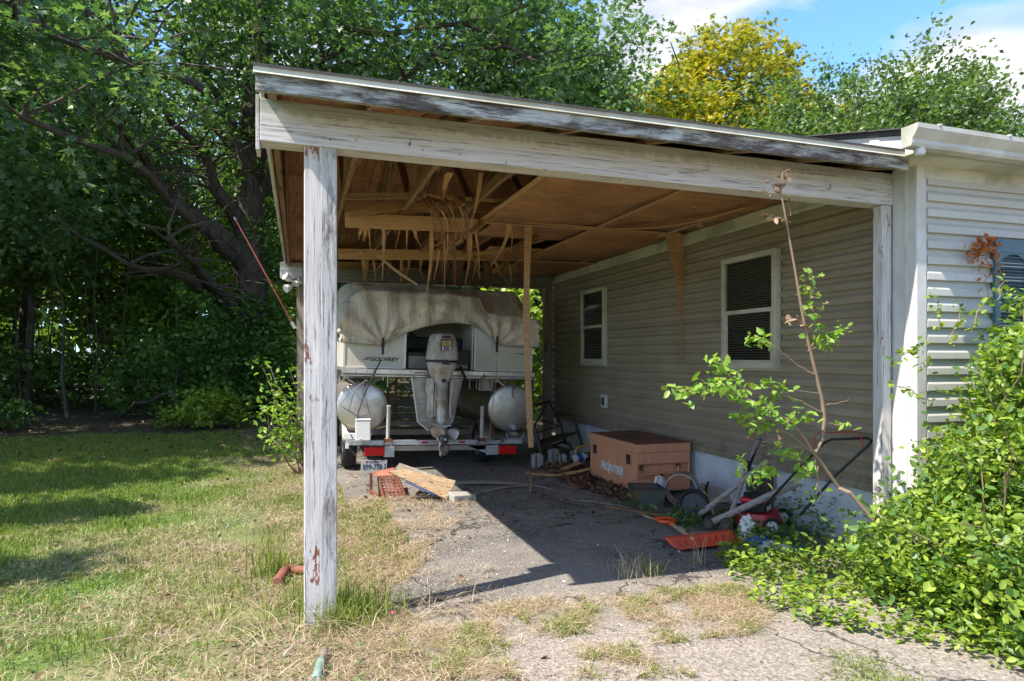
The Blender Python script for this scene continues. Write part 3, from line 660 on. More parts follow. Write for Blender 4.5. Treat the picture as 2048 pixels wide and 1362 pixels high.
# hanging strips: (top px,py, bottom px,py, width m, y, material, bow px, taper)
def hang(x0, y0, x1, y1, w, y, m='veneer', bow=4, tp=.25, tw=.6, wd=(1, 0, 0), dy=.1):
    pts = []
    for k in range(6):
        t = k/5; q = P(x0+(x1-x0)*t+bow*math.sin(math.pi*t*1.2), y0+(y1-y0)*t, y=y+dy*math.sin(t*2.6)); pts.append(q)
    ribbon('veneer_strip', pts, w, M[m], cp, wd, .003, tp, tw)
hang(1057, 452, 1059, 895, .075, 6.72, bow=-5, tp=.85, tw=.15, dy=.02)
hang(1341, 462, 1370, 718, .19, 6.70, 'veneer', 10, .08, .3); hang(1352, 462, 1366, 560, .10, 6.66, 'tan', 6, .4)
o = None
for a in ((1018,447,986,532,.05,6.7,'tan',6,.15),(962,346,942,455,.04,5.6,'tan',2,.3),(900,345,885,400,.06,5.5,'tan',-3,.2),(942,455,932,570,.03,6.6,'tan',3,.1),
          (950,460,960,555,.03,6.6,'veneer',2,.1),(767,452,765,560,.035,6.6,'veneer',1,.15),(863,462,853,600,.045,6.7,'tan',3,.1),(814,458,813,500,.02,6.7,'tan',0,.6),
          (733,450,728,482,.04,6.6,'tan',0,.8),(888,462,889,580,.02,6.7,'veneer',1,.2),(904,460,911,572,.03,6.7,'veneer_dark',2,.3),(878,500,868,560,.03,7.2,'tan',1,.2),
          (938,470,934,522,.03,6.6,'tan',0,.2),(1022,450,1023,505,.015,6.7,'tan',2,.5),(727,500,733,562,.05,9.1,'veneer',4,.4),(720,500,729,560,.06,9.0,'veneer',3,.3),(741,500,752,562,.05,9.1,'veneer',2,.3),
          (803,500,802,565,.05,9.1,'veneer',0,.5),(817,505,810,562,.04,9.2,'veneer',4,.3),(835,500,860,520,.02,9,'tan',0,.4),(975,520,973,575,.12,9.3,'veneer_dark',0,.8),
          (915,515,913,572,.20,9.4,'veneer_dark',0,.8),(950,515,948,574,.16,9.4,'veneer_dark',0,.9),(887,515,886,570,.16,9.4,'veneer_dark',0,.9),(1000,515,1004,575,.10,9.2,'veneer_dark',2,.5),
          (1012,515,1022,580,.03,9.1,'tan',5,.2),(990,515,1019,574,.04,9.0,'veneer',-6,.2),(868,502,864,556,.05,9.1,'veneer_dark',0,.6),(849,500,838,545,.04,9.1,'veneer',0,.4),
          (775,505,750,545,.04,9.1,'veneer',3,.4),(1040,520,1035,580,.06,9.5,'veneer_dark',1,.6),(840,505,845,560,.03,9.2,'veneer',-2,.3),(905,470,893,505,.03,7,'tan',2,.3)):
    hang(*a)
for k in range(15):                                  # frayed bundle drooping from the torn edge
    x0 = 845+k*6+random.uniform(-6, 6); ln = random.uniform(.5, 1.35); bw = random.uniform(.3, 1.5)
    a = P(x0, 392+random.uniform(-2, 6), y=6.05); c = P(x0+16*bw, 392+24*ln, y=5.95); d = P(x0+25*bw, 392+55*ln, y=6.1); e = P(x0+24*bw+random.uniform(-8, 14), 392+110*ln, y=6.3)
    ribbon('veneer_strip', [a, c, d, e], random.uniform(.012, .04), M[random.choice(['veneer_dark', 'veneer_dark', 'veneer', 'chord'])], cp, (1, random.uniform(-.6, .6), 0), .003, .1, random.uniform(-1, 1))
for pts, w_, mm in ((((1000,402,6.3),(985,430,6.5),(950,452,6.6),(905,478,6.7),(880,485,6.8)), .16, 'ceil'), (((1050,385,5.9),(1020,402,6.0),(985,420,6.3)), .14, 'tan'), (((860,402,6.4),(820,410,6.4),(770,428,6.5),(712,432,6.5)), .07, 'veneer'),
                    (((1090,500,9.0),(1045,508,9.0),(1010,526,9.1),(985,545,9.1)), .2, 'ceil'), (((1135,478,8.6),(1100,492,8.8),(1060,500,9.0)), .22, 'ceil'), (((1075,470,7.2),(1040,488,7.6),(1020,505,7.8)), .18, 'veneer_dark')):
    ribbon('torn_ply', [P(a_, c_, y=y_) for a_, c_, y_ in pts], w_, M[mm], cp, (.1, 1, .35), .004, .45, .5, 5)
for k in range(26):                                  # ragged ends along the two cross boards
    y_, py0, x0 = random.choice(((6.62, 452, random.uniform(700, 950)), (9.05, 505, random.uniform(690, 1060)), (9.3, 515, random.uniform(760, 1060))))
    hang(x0, py0, x0+random.uniform(-14, 14), py0+random.uniform(15, 60), random.uniform(.012, .05), y_, random.choice(['veneer', 'tan', 'veneer_dark', 'ceil']), random.uniform(-5, 5), random.uniform(.05, .4), random.uniform(-1.2, 1.2))
for p in (((745,500),(835,570)),((850,497),(905,470)),((870,500),(930,462)),((890,500),(960,455)),((790,500),(800,460)),((1000,505),(1110,460)),((930,510),(1090,480))):
    a = P(*p[0], y=8.6); c = P(*p[1], y=7.6); ribbon('veneer_strip', [a, (a+c)/2+Vector((0, 0, -.03)), c], .045, M['tan'], cp, (.3, .2, .9), .003, .5, .2)
# loose wires
b = MB(); b.tube([P(1110, 470, y=9.5), P(1106, 500, y=9.5), P(1100, 520, y=9.6), P(1112, 535, y=9.6), P(1104, 560, y=9.7)], .008, 5); b.tube([P(1075, 497, y=9.3), P(1090, 515, y=9.3), P(1110, 505, y=9.5)], .008, 5)
b.build('wire', M['black'], cp)
settle(cp, (2.0, 7.4, 0))
# floodlight and copper rod at the back left post
fl = empty('floodlight', label='white twin head floodlight fixed below the left end of the rear beam', cat='floodlight')
q = P(592, 567, y=10.82)
b = MB(); b.lathe([(.0, 0), (.05, 0), (.05, .03), (.0, .03)], q, (0, -1, 0), 14); b.build('mount', M['white_pl'], fl, smooth=True)
for dx, dz in ((-.16, .10), (-.15, -.10), (.09, .05)):
    b = MB(); e = q+Vector((dx, -.1, dz)); dd = (e-q)
    b.tube([q+Vector((0, -.03, 0)), q+dd*.5, q+dd*.55, e], [.02, .025, .048, .062], 12); b.build('lamp_head', M['white_pl'], fl, smooth=True)
settle(fl, q)
rod = empty('rod', label='long thin copper red rod leaning outward from a bracket on the rear left post', cat='rod')
a = P(588, 652, y=10.85); c = P(468, 434, y=10.7)
b = MB(); b.tube([a, (a+c)/2+Vector((.01, 0, -.015)), c], [.014, .012, .009], 8); b.build('shaft', M['copper'], rod, smooth=True)
b = MB(); m_ = a.lerp(c, .38); b.tube([m_-(c-a)*.008, m_+(c-a)*.008], .017, 8); b.tube([a.lerp(c, .97), a.lerp(c, 1.0)], .013, 8); b.build('coupling', M['grey_pl'], rod, smooth=True)
b = MB(); b.tube([a-(c-a)*.02, a+(c-a)*.04], .026, 10); b.tube([a, a+Vector((.05, .05, -.03))], .02, 8); b.build('bracket', M['white_pl'], rod, smooth=True)
settle(rod, a)

M['plate'] = simple('dirty_plate', (.44, .43, .40), .6, 0, .15, 10)
# ================================================================ LETTERING
def text(name, body, size, m, parent, loc, rot, align='CENTER', sx=1, shear=0, bold=0, space=1):
    c = bpy.data.curves.new('lettering', 'FONT'); c.body = body; c.size = size; c.align_x = align; c.align_y = 'CENTER'; c.shear = shear; c.offset = bold; c.space_character = space
    c.extrude = .0004
    t_ = bpy.data.objects.new('lettering', c); COL.objects.link(t_); bpy.context.view_layer.update()
    me = bpy.data.meshes.new_from_object(t_.evaluated_get(bpy.context.evaluated_depsgraph_get())); bpy.data.objects.remove(t_); bpy.data.curves.remove(c)
    me.name = name; me.materials.clear(); me.materials.append(m); o = bpy.data.objects.new(name, me); COL.objects.link(o)
    o.parent = parent; o.location = loc; o.rotation_euler = rot; o.scale = (sx, 1, 1); return o
FRONT = (R(90), 0, 0)                                  # reads from the front (-y)

# ================================================================ BOAT (local x across, y back, z up; rolls slightly to the right)
BX, BY = 1.81, 9.0; ROLL = R(1.7)
boat = empty('pontoon_boat', (BX, BY, 0), 'pontoon boat with white panels and two round aluminium tubes on a trailer', 'boat', rot=(0, ROLL, 0))
for s_ in (-1, 1):
    c = (s_*1.03, -.02, .83); b = MB()
    b.lathe([(.0, .092), (.10, .094), (.20, .101), (.27, .110), (.305, .118), (.322, .124), (.330, .13)], c, (0, 1, 0), 40)
    b.lathe([(.330, .13), (.337, .135), (.337, .165), (.330, .17), (.330, 2.0), (.336, 2.005), (.336, 2.03), (.330, 2.035), (.330, 4.7), (.26, 5.2), (.0, 5.6)], c, (0, 1, 0), 40)
    p = b.build('pontoon', M['alu'], boat, smooth='all')
    b = MB(); b.lathe([(.035, -.012), (.04, .0), (.04, .04)], (c[0]+.02, c[1]+.06, c[2]-.265), (0, 1, 0), 14, True); b.lathe([(.016, -.03), (.018, -.012)], (c[0]+.02, c[1]+.06, c[2]-.265), (0, 1, 0), 8, True); b.build('drain_plug', M['galv'], p, smooth=True)
    b = MB(); b.tube([(c[0]+.02, .06, c[2]+.16), (c[0]+.02, .02, c[2]+.18), (c[0]+.02, .015, c[2]+.26), (c[0]+.02, .08, c[2]+.29)], .014, 8); b.build('lifting_eye', M['galv'], p, smooth=True)
    b = MB()
    for k in range(3):
        for dx in (-.25, .25):
            y = .08+k*1.8; b.tube([(c[0]+dx*.45, y, c[2]+.31), (c[0]+dx, y, 1.235)], .008, 5); b.box((c[0]+dx, y, 1.215), (.01, .1, .06)); b.box((c[0]+dx*1.25, y, 1.17), (.008, .1, .14))
    b.build('tube_bracket', M['alu'], p)['kind'] = 'stuff'
b = MB(); b.bb((-1.31, -.02, 1.245), (1.31, .03, 1.345)); b.bb((-1.31, .03, 1.30), (1.31, 5.2, 1.345)); dk = b.build('deck', M['alu_dull'], boat, bevel=.005)
b = MB(); b.bb((-1.32, -.045, 1.275), (1.32, -.022, 1.34)); b.bb((-1.32, -.038, 1.24), (1.32, -.022, 1.262)); b.build('transom_rail', M['alu'], boat, bevel=.006)
b = MB()
for x in (-1.14, -.9, -.42, -.2, .26, .5, .92): b.box((x, -.047, 1.306), (.004, .004, .066))
for x in (-1.0, -.7, -.3, .3, .75, 1.1): b.lathe([(.008, 0), (.006, .006)], (x, -.046, 1.31), (0, -1, 0), 8, True)
b.build('rail_joint', M['dark_metal'], dk)
for y in (.5, 1.3, 2.1, 2.9): 
    b = MB(); b.bb((-1.25, y, 1.20), (1.25, y+.04, 1.30)); b.build('crossmember', M['alu_dull'], boat)
b = MB()
for x in (.33, .46, .56, .63, .80, .92): b.bb((x, .3, 1.08), (x+.012, .32, 1.25))
b.bb((.60, .3, 1.06), (.80, .31, 1.24)); b.build('under_bracket', M['alu_dull'], boat)['kind'] = 'stuff'
# stern fence panels
def panel(x0, x1, z0, z1, y, name='fence_panel'):
    b = MB(); b.bb((x0, y, z0), (x1, y+.02, z1)); p = b.build(name, M['boat_white'], boat, bevel=.003)
    b = MB(); b.bb((x0-.012, y-.008, z0-.0), (x0+.016, y+.028, z1)); b.bb((x1-.016, y-.008, z0), (x1+.012, y+.028, z1)); b.bb((x0+.016, y-.006, z0-.005), (x1-.016, y+.026, z0+.018)); b.build('panel_trim', M['boat_trim'], p, bevel=.003); return p
pl = panel(-1.29, -.50, 1.35, 2.06, .03); pr_ = panel(.46, 1.29, 1.35, 2.06, .03)
b = MB(); b.bb((-.50, .05, 1.35), (-.48, .75, 2.06)); b.build('side_panel', M['boat_white'], boat); b = MB(); b.bb((.42, .05, 1.35), (.44, .75, 2.06)); b.build('side_panel', M['boat_white'], boat)
for s_ in (-1, 1):
    b = MB(); b.bb((s_*1.29-.01, .06, 1.35), (s_*1.29+.01, 5.0, 2.02)); b.build('side_panel', M['boat_white'], boat)
text('lettering', 'GODFREY', .072, M['ink'], pl, (-.78, .022, 1.465), FRONT, sx=1.15, shear=.35, bold=.0016)
b = MB()
for k in range(4): b.add([(-1.05+.012*k, .0245, 1.45+.011*k), (-.985+.012*k, .0245, 1.45+.011*k), (-.985+.012*k, .0245, 1.456+.011*k), (-1.05+.012*k, .0245, 1.456+.011*k)], [(0, 1, 2, 3)])
b.build('stripe_mark', M['ink'], pl)
b = MB(); b.add([(.98, .0245, 1.60), (1.28, .0245, 1.585), (1.28, .0245, 1.61)], [(0, 1, 2)]); b.build('stripe_mark', M['ink'], pr_)
b = MB(); b.bb((-.48, .74, 1.35), (.42, .80, 2.36)); b.build('rear_bulkhead', M['vinyl_seat'], boat)
b = MB(); b.bb((-.47, .60, 1.62), (.41, .72, 1.80)); b.bb((-.47, .55, 1.345), (.41, .74, 1.60)); b.build('seat_back', M['black'], boat, bevel=.02)
b = MB(); b.bb((-.44, .12, 1.35), (-.05, .42, 1.53)); c_ = b.build('battery_case', M['grey_pl'], boat, bevel=.012); b = MB(); b.bb((-.45, .11, 1.53), (-.04, .43, 1.58)); b.build('case_lid', M['black'], c_, bevel=.01)
b = MB(); b.bb((.16, .10, 1.35), (.40, .32, 1.62)); c_ = b.build('battery', M['black'], boat, bevel=.01); b = MB(); b.bb((.18, .094, 1.37), (.38, .098, 1.42)); b.build('battery_label', M['blind'], c_)
b = MB(); b.lathe([(.06, 0), (.075, .02), (.07, .08)], (.28, .2, 1.46), (0, -1, .2), 14, True); b.build('battery_cap', M['grey_pl'], c_, smooth=True)
b = MB(); b.tube([(-.46, .3, 1.88), (-.35, .22, 1.80), (-.2, .15, 1.68), (-.08, -.02, 1.60), (.0, -.25, 1.52)], .016, 8); b.tube([(-.12, .1, 1.55), (-.08, .0, 1.45), (-.02, -.1, 1.42)], .007, 6); b.tube([(.20, -.22, 1.40), (.24, -.18, 1.34), (.30, -.15, 1.22)], .018, 7); b.build('control_cable', M['black'], boat, smooth=True)
# transom pod
b = MB(); b.prism([(-.41, 1.235), (.27, 1.235), (.16, .65), (.02, .53), (-.16, .53), (-.31, .65)], -.02, .02, lambda a, c, t: (a, t, c)); b.build('transom_plate', M['alu_dull'], boat, bevel=.003)
b = MB()
for q in (((-.41, 1.235), (-.31, .65)), ((-.31, .65), (-.16, .53)), ((.27, 1.235), (.16, .65)), ((.16, .65), (.02, .53))): b.tube([(q[0][0], -.03, q[0][1]), (q[1][0], -.03, q[1][1])], .014, 6)
b.tube([(-.30, -.035, .67), (.155, -.035, .67)], .008, 6); b.tube([(-.35, -.03, .92), (.20, -.03, .92)], .005, 6)
b.build('transom_edge', M['boat_trim'], boat)
b = MB(); b.tube([(-.38, -.02, 1.22), (-.38, -.06, 1.24), (-.38, -.06, 1.30), (-.24, -.06, 1.30), (-.24, -.02, 1.25)], .01, 6); b.tube([(.55, -.05, 1.245), (.58, -.07, 1.26), (.60, -.06, 1.28), (.57, -.05, 1.30)], .012, 6); b.build('cleat', M['galv'], boat, smooth=True)

# outboard motor (a part of the boat)
OX = -.075
def ring(secs, m, name, parent, n=22, cap=True, sm='all'):
    """superellipse sections: (z, halfwidth, halfdepth, ycentre)"""
    b = MB(); vs = []; fs = []
    for z, hw, hd, yc in secs:
        for k in range(n):
            t = 2*math.pi*k/n; c, s2 = math.cos(t), math.sin(t); e = .55
            vs.append((OX+hw*math.copysign(abs(c)**e, c), yc+hd*math.copysign(abs(s2)**e, s2), z))
    for i in range(len(secs)-1):
        for k in range(n): fs.append((i*n+k, i*n+(k+1) % n, (i+1)*n+(k+1) % n, (i+1)*n+k))
    if cap: fs += [tuple(range(n))[::-1], tuple((len(secs)-1)*n+k for k in range(n))]
    b.add(vs, fs); return b.build(name, m, parent, smooth=sm)
om = ring([(1.475, .190, .27, -.33), (1.50, .192, .275, -.33), (1.60, .182, .265, -.33), (1.72, .165, .245, -.33), (1.79, .145, .215, -.32), (1.815, .115, .18, -.31), (1.822, .06, .1, -.30)], M['cowl'], 'outboard_motor', boat)
ring([(1.452, .196, .285, -.33), (1.476, .196, .285, -.33)], M['black'], 'cowl_seal', om)
ring([(1.452, .185, .27, -.33), (1.38, .165, .25, -.33), (1.26, .12, .19, -.31), (1.20, .10, .16, -.30), (1.15, .085, .13, -.29)], M['cowl'], 'lower_cowl', om)
ring([(1.22, .075, .11, -.38), (1.0, .065, .10, -.38), (.96, .075, .12, -.38), (.95, .060, .09, -.38), (.80, .058, .09, -.38), (.70, .052, .10, -.38), (.655, .040, .11, -.38)], M['cowl'], 'midsection', om)
b = MB(); b.bb((OX-.095, -.62, .640), (OX+.095, -.22, .654)); b.bb((OX-.035, -.6, .625), (OX+.04, -.3, .6395)); b.build('cavitation_plate', M['cowl'], om, bevel=.004)
ring([(.63, .03, .12, -.38), (.54, .028, .11, -.38), (.50, .04, .13, -.40)], M['cowl'], 'strut', om)
b = MB(); b.lathe([(.0, 0), (.04, .01), (.055, .06), (.058, .16), (.05, .30), (.02, .40), (.0, .42)], (OX, -.60, .485), (0, 1, 0), 18); b.prism([(-.50, .45), (-.34, .45), (-.38, .25), (-.44, .24)], -.008, .008, lambda a, c, t: (OX+t, a, c)); b.build('gearcase', M['cowl'], om, smooth=True)
pr = MB(); pr.lathe([(.022, -.02), (.045, 0), (.06, .01), (.062, .10)], (OX+.005, -.66, .485), (0, 1, 0), 20, True); ph = pr.build('propeller', M['black'], om, smooth=True)
b = MB(); b.lathe([(.0, -.035), (.02, -.03), (.024, -.012)], (OX+.005, -.665, .485), (0, 1, 0), 10); b.lathe([(.046, -.004), (.05, -.008), (.054, -.004)], (OX+.005, -.655, .485), (0, 1, 0), 20); b.build('prop_nut', M['galv'], ph, smooth=True)
for k, a0 in enumerate((128, 20, -98)):
    b = MB(); 
    def fn(u, v, a0=a0):
        r = .055+.155*v; wdt = (.25+.75*math.sin(math.pi*min(1, .16+v*.86)))*1.25*(1-.30*v)
        ang = R(a0)+(u-.5)*wdt*(1.15-.35*v)*1.25+.25*v; y = -.62+(u-.5)*.09*(1-.4*v)
        return (OX+.005+r*math.cos(ang), y, .485+r*math.sin(ang))
    b.grid(fn, 8, 8); b.build('propeller_blade', M['alu_dull'] if k != 2 else M['alu'], ph, smooth='all', solid=.006)
for s_ in (-1, 1):
    b = MB(); x = OX+s_*.125
    b.prism([(-.02, 1.22), (.015, 1.24), (.035, 1.10), (.008, 1.0), (.008, .82), (.022, .73), (-.012, .71), (-.025, .76), (-.02, 1.05)], -.40, -.06, lambda a, c, t: (x+s_*a, t, c)); b.build('clamp_bracket', M['cowl'], om, bevel=.006)
    b = MB()
    for z in (1.10, 1.06, .76): b.lathe([(.016, 0), (.016, .014)], (x, -.4, z), (0, -1, 0), 8, True)
    b.build('bolt', M['galv'], om)
    b = MB(); b.tube([(x-s_*.05, -.36, 1.20), (x-s_*.045, -.36, .76), (x+s_*.02, -.38, .72)], .014, 8); b.build('tilt_arm', M['cowl'], om, smooth=True)
b = MB(); b.bb((OX-.075, -.612, 1.60), (OX+.075, -.598, 1.745)); bd = b.build('badge_frame', M['dark_metal'], om, bevel=.006)
b = MB(); b.bb((OX-.060, -.617, 1.655), (OX+.060, -.609, 1.728)); b.build('badge', M['gold'], bd)
b = MB(); b.bb((OX-.055, -.619, 1.605), (OX+.058, -.611, 1.65)); b.build('badge', M['logo'], bd)
b = MB(); b.lathe([(.013, 0), (.018, 0), (.018, .003), (.013, .003)], (OX, -.617, 1.70), (0, -1, 0), 14); b.build('emblem', M['ink'], bd)
text('lettering', '50', .052, M['ink'], bd, (OX, -.6205, 1.627), FRONT, sx=1.5, bold=.003)
b = MB(); b.bb((OX-.045, -.6195, 1.664), (OX+.045, -.6188, 1.671)); b.build('badge_line', M['shovel_red'], bd)
b = MB(); b.bb((OX-.055, -.600, 1.76), (OX+.055, -.575, 1.785)); b.build('cowl_vent', M['black'], om, bevel=.004)
b = MB(); b.bb((OX-.05, -.612, 1.425), (OX+.045, -.58, 1.447)); b.build('latch', M['black'], om, bevel=.003)
b = MB(); b.lathe([(.0, -.01), (.025, -.008), (.028, .02)], (OX, -.505, 1.215), (0, 1, 0), 12); b.build('grommet', M['black'], om, smooth=True)

# ladder folded against the left tube gap
b = MB()
for x in (-.66, -.55): b.tube([(x, .45, .62), (x, .42, 1.22)], .016, 7)
for z in (.75, .95, 1.12): b.tube([(-.66, .44, z), (-.55, .44, z)], .012, 6)
b.build('ladder', M['rust'], boat, smooth=True)

# ================================================================ TARP over the boat
tp = empty('tarp', (BX, BY, 0), 'dirty tan canvas tarp draped over the boat in folds', 'tarp', rot=(0, ROLL, 0))
def hem(x):                                            # hem height over x, straps pull it down
    pts = ((-1.36, 1.67), (-.98, 1.655), (-.86, 1.65), (-.80, 1.66), (-.5, 1.83), (-.3, 1.91), (-.05, 1.965), (.15, 1.99), (.35, 1.975), (.46, 1.945), (.6, 1.86), (.72, 1.745), (.79, 1.71), (1.0, 1.70), (1.36, 1.70))
    for (a, za), (c, zc) in zip(pts, pts[1:]):
        if x <= c: return za+(zc-za)*max(0, (x-a)/(c-a))
    return pts[-1][1]
def tf(u, v):
    c = -1+2*u; x = 1.34*max(-1, min(1, c/.86)); side = max(0, abs(c)-.86)/.14
    right = max(0, min(1, (x-.50-.28*max(0, 1-v*5)*0)/.12))
    zf = 2.36*(1-right)+2.13*right
    if x < -1.05: zf -= .12*min(1, (-x-1.05)/.25)
    h = hem(x); prof = [(0, -.075, h), (.12, -.085, h+(zf-h)*.33), (.25, -.06, h+(zf-h)*.7), (.36, -.01, zf-.01), (.42, .07, zf+.03), (.50, .35, zf+.07+.12*right), (.60, .62, 2.52), (.68, .95, 2.56), (.85, 3.0, 2.53), (1.0, 5.4, 2.2)]
    for (a, ya, za), (d, yd, zd) in zip(prof, prof[1:]):
        if v <= d: t = (v-a)/(d-a); y = ya+(yd-ya)*t; z = za+(zd-za)*t; break
    fade = max(0, 1-max(0, v-.30)/.35)
    # folds radiate from the two strap points and hang vertically between
    f = 0
    for sx_, k in ((-.80, 1), (.72, 1)):
        dx = x-sx_; dz = z-1.66; ang = math.atan2(dx, max(.03, dz)); dist = math.hypot(dx, dz)
        f += .030*math.sin(ang*13+k+2*mn.noise(Vector((x*2, z*2, 3))))*math.exp(-dist*1.3)*min(1, dist*5)
    f += .022*math.sin(x*23+4*mn.noise(Vector((x*1.6, z*.8, 0))))*(.4+.6*math.exp(-(x*x)))*min(1, (z-h)*5+.25)
    f += .05*mn.noise(Vector((x*3, z*2.5+v*3, 9)))
    y -= f*fade; z += .018*mn.noise(Vector((x*4, v*9, 5)))*(1 if v > .3 else .3)
    if right > 0 and .3 < v < .6: z += .03*mn.noise(Vector((x*6, v*14, 2)))
    if .5 < v < .8: z += .035*math.exp(-((x+.12)/.16)**2)+.02*mn.noise(Vector((x*5, 1, 0)))
    edge = max(0, (abs(x)-1.12)/.22)
    if v > .34: z -= (.12+.1*(x > 0))*edge**2.2
    if side > 0: z = z-(z-1.80)*side*(1 if v > .3 else .15); y += .02*math.sin(v*40)*side; x += math.copysign(.03*math.sin(v*50+1)*side, x)
    return (x, y, z)
b = MB(); b.grid(tf, 150, 84); b.build('canvas', M['tarp'], tp, smooth='all', solid=.004)
b = MB()
for k in range(90):
    u = .05+.9*k/89; q = Vector(tf(u, .0)); q2 = Vector(tf(u, .03)); b.tube([q+Vector((0, -.006, .012)), q2+Vector((.012*(k % 2), -.006, .006))], .0022, 4, False)
q = [Vector(tf(.05+.9*k/120, .0)) for k in range(121)]; b.tube(q, .006, 5)
b.build('hem_stitching', M['grey_wood'], tp)
for sx_ in (-.81, .735):
    b = MB(); z = hem(sx_)
    b.bb((sx_-.016, -.115, z-.13), (sx_+.016, -.10, z+.09)); b.bb((sx_-.022, -.118, z-.03), (sx_+.022, -.098, z+.01)); s1 = b.build('strap', M['black'], tp, bevel=.002)
    b = MB(); b.tube([(sx_-.012, -.11, z-.13), (sx_-.018, -.115, z-.19), (sx_+.01, -.12, z-.21), (sx_+.02, -.115, z-.16)], .007, 6); b.build('hook', M['galv'], s1, smooth=True)
b = MB(); b.tube([(-.83, -.115, 1.46), (-.90, -.12, 1.30), (-1.03, -.10, 1.0), (-1.1, -.12, .78), (-1.12, -.12, .50)], .008, 5); b.tube([(-.84, -.12, 1.45), (-.97, -.13, 1.15), (-1.08, -.1, .85)], .006, 5)
for a_ in ((-1.02, 1.2, -1.22, .80), (-1.0, 1.2, -1.33, .86), (-1.0, 1.25, -.95, .75)): b.tube([(a_[0], -.11, a_[1]), ((a_[0]+a_[2])/2-.05, -.12, (a_[1]+a_[3])/2), (a_[2], -.10, a_[3]), (-1.1, -.11, .72)], .0035, 4)
b.build('tie_cord', M['black'], tp)
b = MB(); b.tube([(.735, -.12, 1.50), (.73, -.13, 1.25), (.68, -.13, .8), (.65, -.14, .35)], .005, 5); b.build('tie_cord', M['rope'], tp)

# ================================================================ TRAILER
tr = empty('boat_trailer', (BX, BY, 0), 'galvanised boat trailer with red tail lamps under the boat', 'trailer', rot=(0, ROLL, 0))
b = MB(); b.bb((-1.20, -.08, .345), (1.15, -.02, .41)); b.build('rear_crossbeam', M['galv'], tr, bevel=.006)
b = MB(); b.bb((-.85, -.02, .26), (.70, .04, .33)); b.build('lower_beam', M['alu_dull'], tr, bevel=.004)
for x in (-.9, .78):
    b = MB(); b.bb((x-.03, .0, .27), (x+.03, 5.5, .36)); b.build('frame_rail', M['galv'], tr)
for y in (1.2, 2.6, 4.0):
    b = MB(); b.bb((-1.1, y, .34), (1.1, y+.06, .42)); b.build('crossbeam', M['alu_dull'], tr)
for x in (-1.05, 1.05):
    b = MB(); b.bb((x-.05, -.0, .46), (x+.05, 4.8, .50)); b.build('bunk', M['grey_wood'], tr)
    b = MB(); b.prism([(-.14, .49), (-.125, .49), (-.09, .415), (.09, .415), (.125, .49), (.14, .49), (.10, .405), (-.10, .405)], -.06, -.02, lambda a, c, t: (x+a, t, c)); b.build('bunk_bracket', M['galv'], tr)
for x in (-.705, .565):
    b = MB(); b.lathe([(.026, 0), (.026, .44), (.03, .445), (.03, .47), (.0, .475)], (x, -.06, .395), n=14); b.build('guide_post', M['pvc_dirty'], tr, smooth=True)
    b = MB(); b.bb((x-.05, -.095, .39), (x+.05, -.03, .43)); b.tube([(x-.05, -.09, .43), (x-.05, -.09, .33)], .006, 5); b.tube([(x+.05, -.09, .43), (x+.05, -.09, .33)], .006, 5); b.build('post_clamp', M['rust'], tr)
for x, m_ in ((-.21, 'red_lens'), (.30, 'red_lens')):
    b = MB(); b.bb((x-.05, -.087, .365), (x+.03, -.08, .392)); b.build('reflector', M[m_], tr)
b = MB(); b.bb((-.13, -.086, .368), (.02, -.081, .388)); b.build('reflector', M['blind'], tr)
for s_, x0, x1, l0, l1 in ((-1, -1.02, -.63, -1.01, -.75), (1, .66, 1.06, .80, 1.05)):
    b = MB()
    if s_ < 0: b.bb((-.755, -.10, .19), (-.62, -.03, .335))
    else: b.bb((.63, -.10, .20), (.80, -.03, .335)); b.add([(.35, -.02, .335), (.63, -.02, .335), (.63, -.02, .22)], [(0, 2, 1)])
    p = b.build('lamp_bracket', M['galv'], tr, bevel=.004)
    b = MB(); b.bb((l0, -.13, .215), (l1, -.05, .325)); t_ = b.build('tail_lamp', M['red_lens'], tr, bevel=.01)
    b = MB(); b.bb((l0-.008, -.11, .207), (l1+.008, -.04, .213)); b.bb((l0-.008, -.11, .327), (l1+.008, -.04, .333)); b.build('lamp_housing', M['dark_metal'], t_)
    b = MB()
    for k in range(5): b.bb((l0+.02+k*.045, -.1315, .225), (l0+.023+k*.045, -.1300, .315))
    b.build('lens_rib', M['red_lens'], t_)
def wheel(x, y):
    z = .28 if x < 0 else .305                                       # the right side sits lower, so local height differs
    b = MB(); b.lathe([(.17, -.075), (.20, -.09), (.255, -.09), (.275, -.07), (.282, -.03), (.282, .03), (.275, .07), (.255, .09), (.20, .09), (.17, .075)], (x, y, z), (1, 0, 0), 36)
    w = b.build('wheel', M['rubber'], tr, smooth=True)
    b = MB()
    for k in range(36):
        a = 2*math.pi*k/36
        for dx in (-.055, 0, .055): b.box((x+dx, y+.283*math.cos(a), z+.283*math.sin(a)), (.03, .018, .006), Matrix.Rotation(a-math.pi/2, 3, 'X'))
    b.build('tread', M['rubber'], w)['kind'] = 'stuff'
    b = MB(); b.lathe([(.175, -.07), (.165, -.05), (.16, 0), (.10, .02), (.05, .02), (.05, .06), (.0, .06)], (x, y, z), (1, 0, 0), 24); b.build('rim', M['galv'], w, smooth=True)
for x in (-1.17, .70):
    for y in ((.42, 2.9) if x < 0 else (.42, 2.9)): wheel(x, y)
for x in (-1.17, .70):
    b = MB()
    def fd(u, v, x=x):
        a = math.pi*(.08+.84*u); return (x-.11+.22*v, .42+.34*math.cos(a), .29+.34*math.sin(a))
    b.grid(fd, 14, 3); b.build('mudguard', M['alu_dull'], tr, smooth=True, solid=.004)
b = MB(); b.bb((-1.05, -.17, -.005), (-.72, -.165, .165)); pt = b.build('licence_plate', M['plate'], tr, bevel=.002)
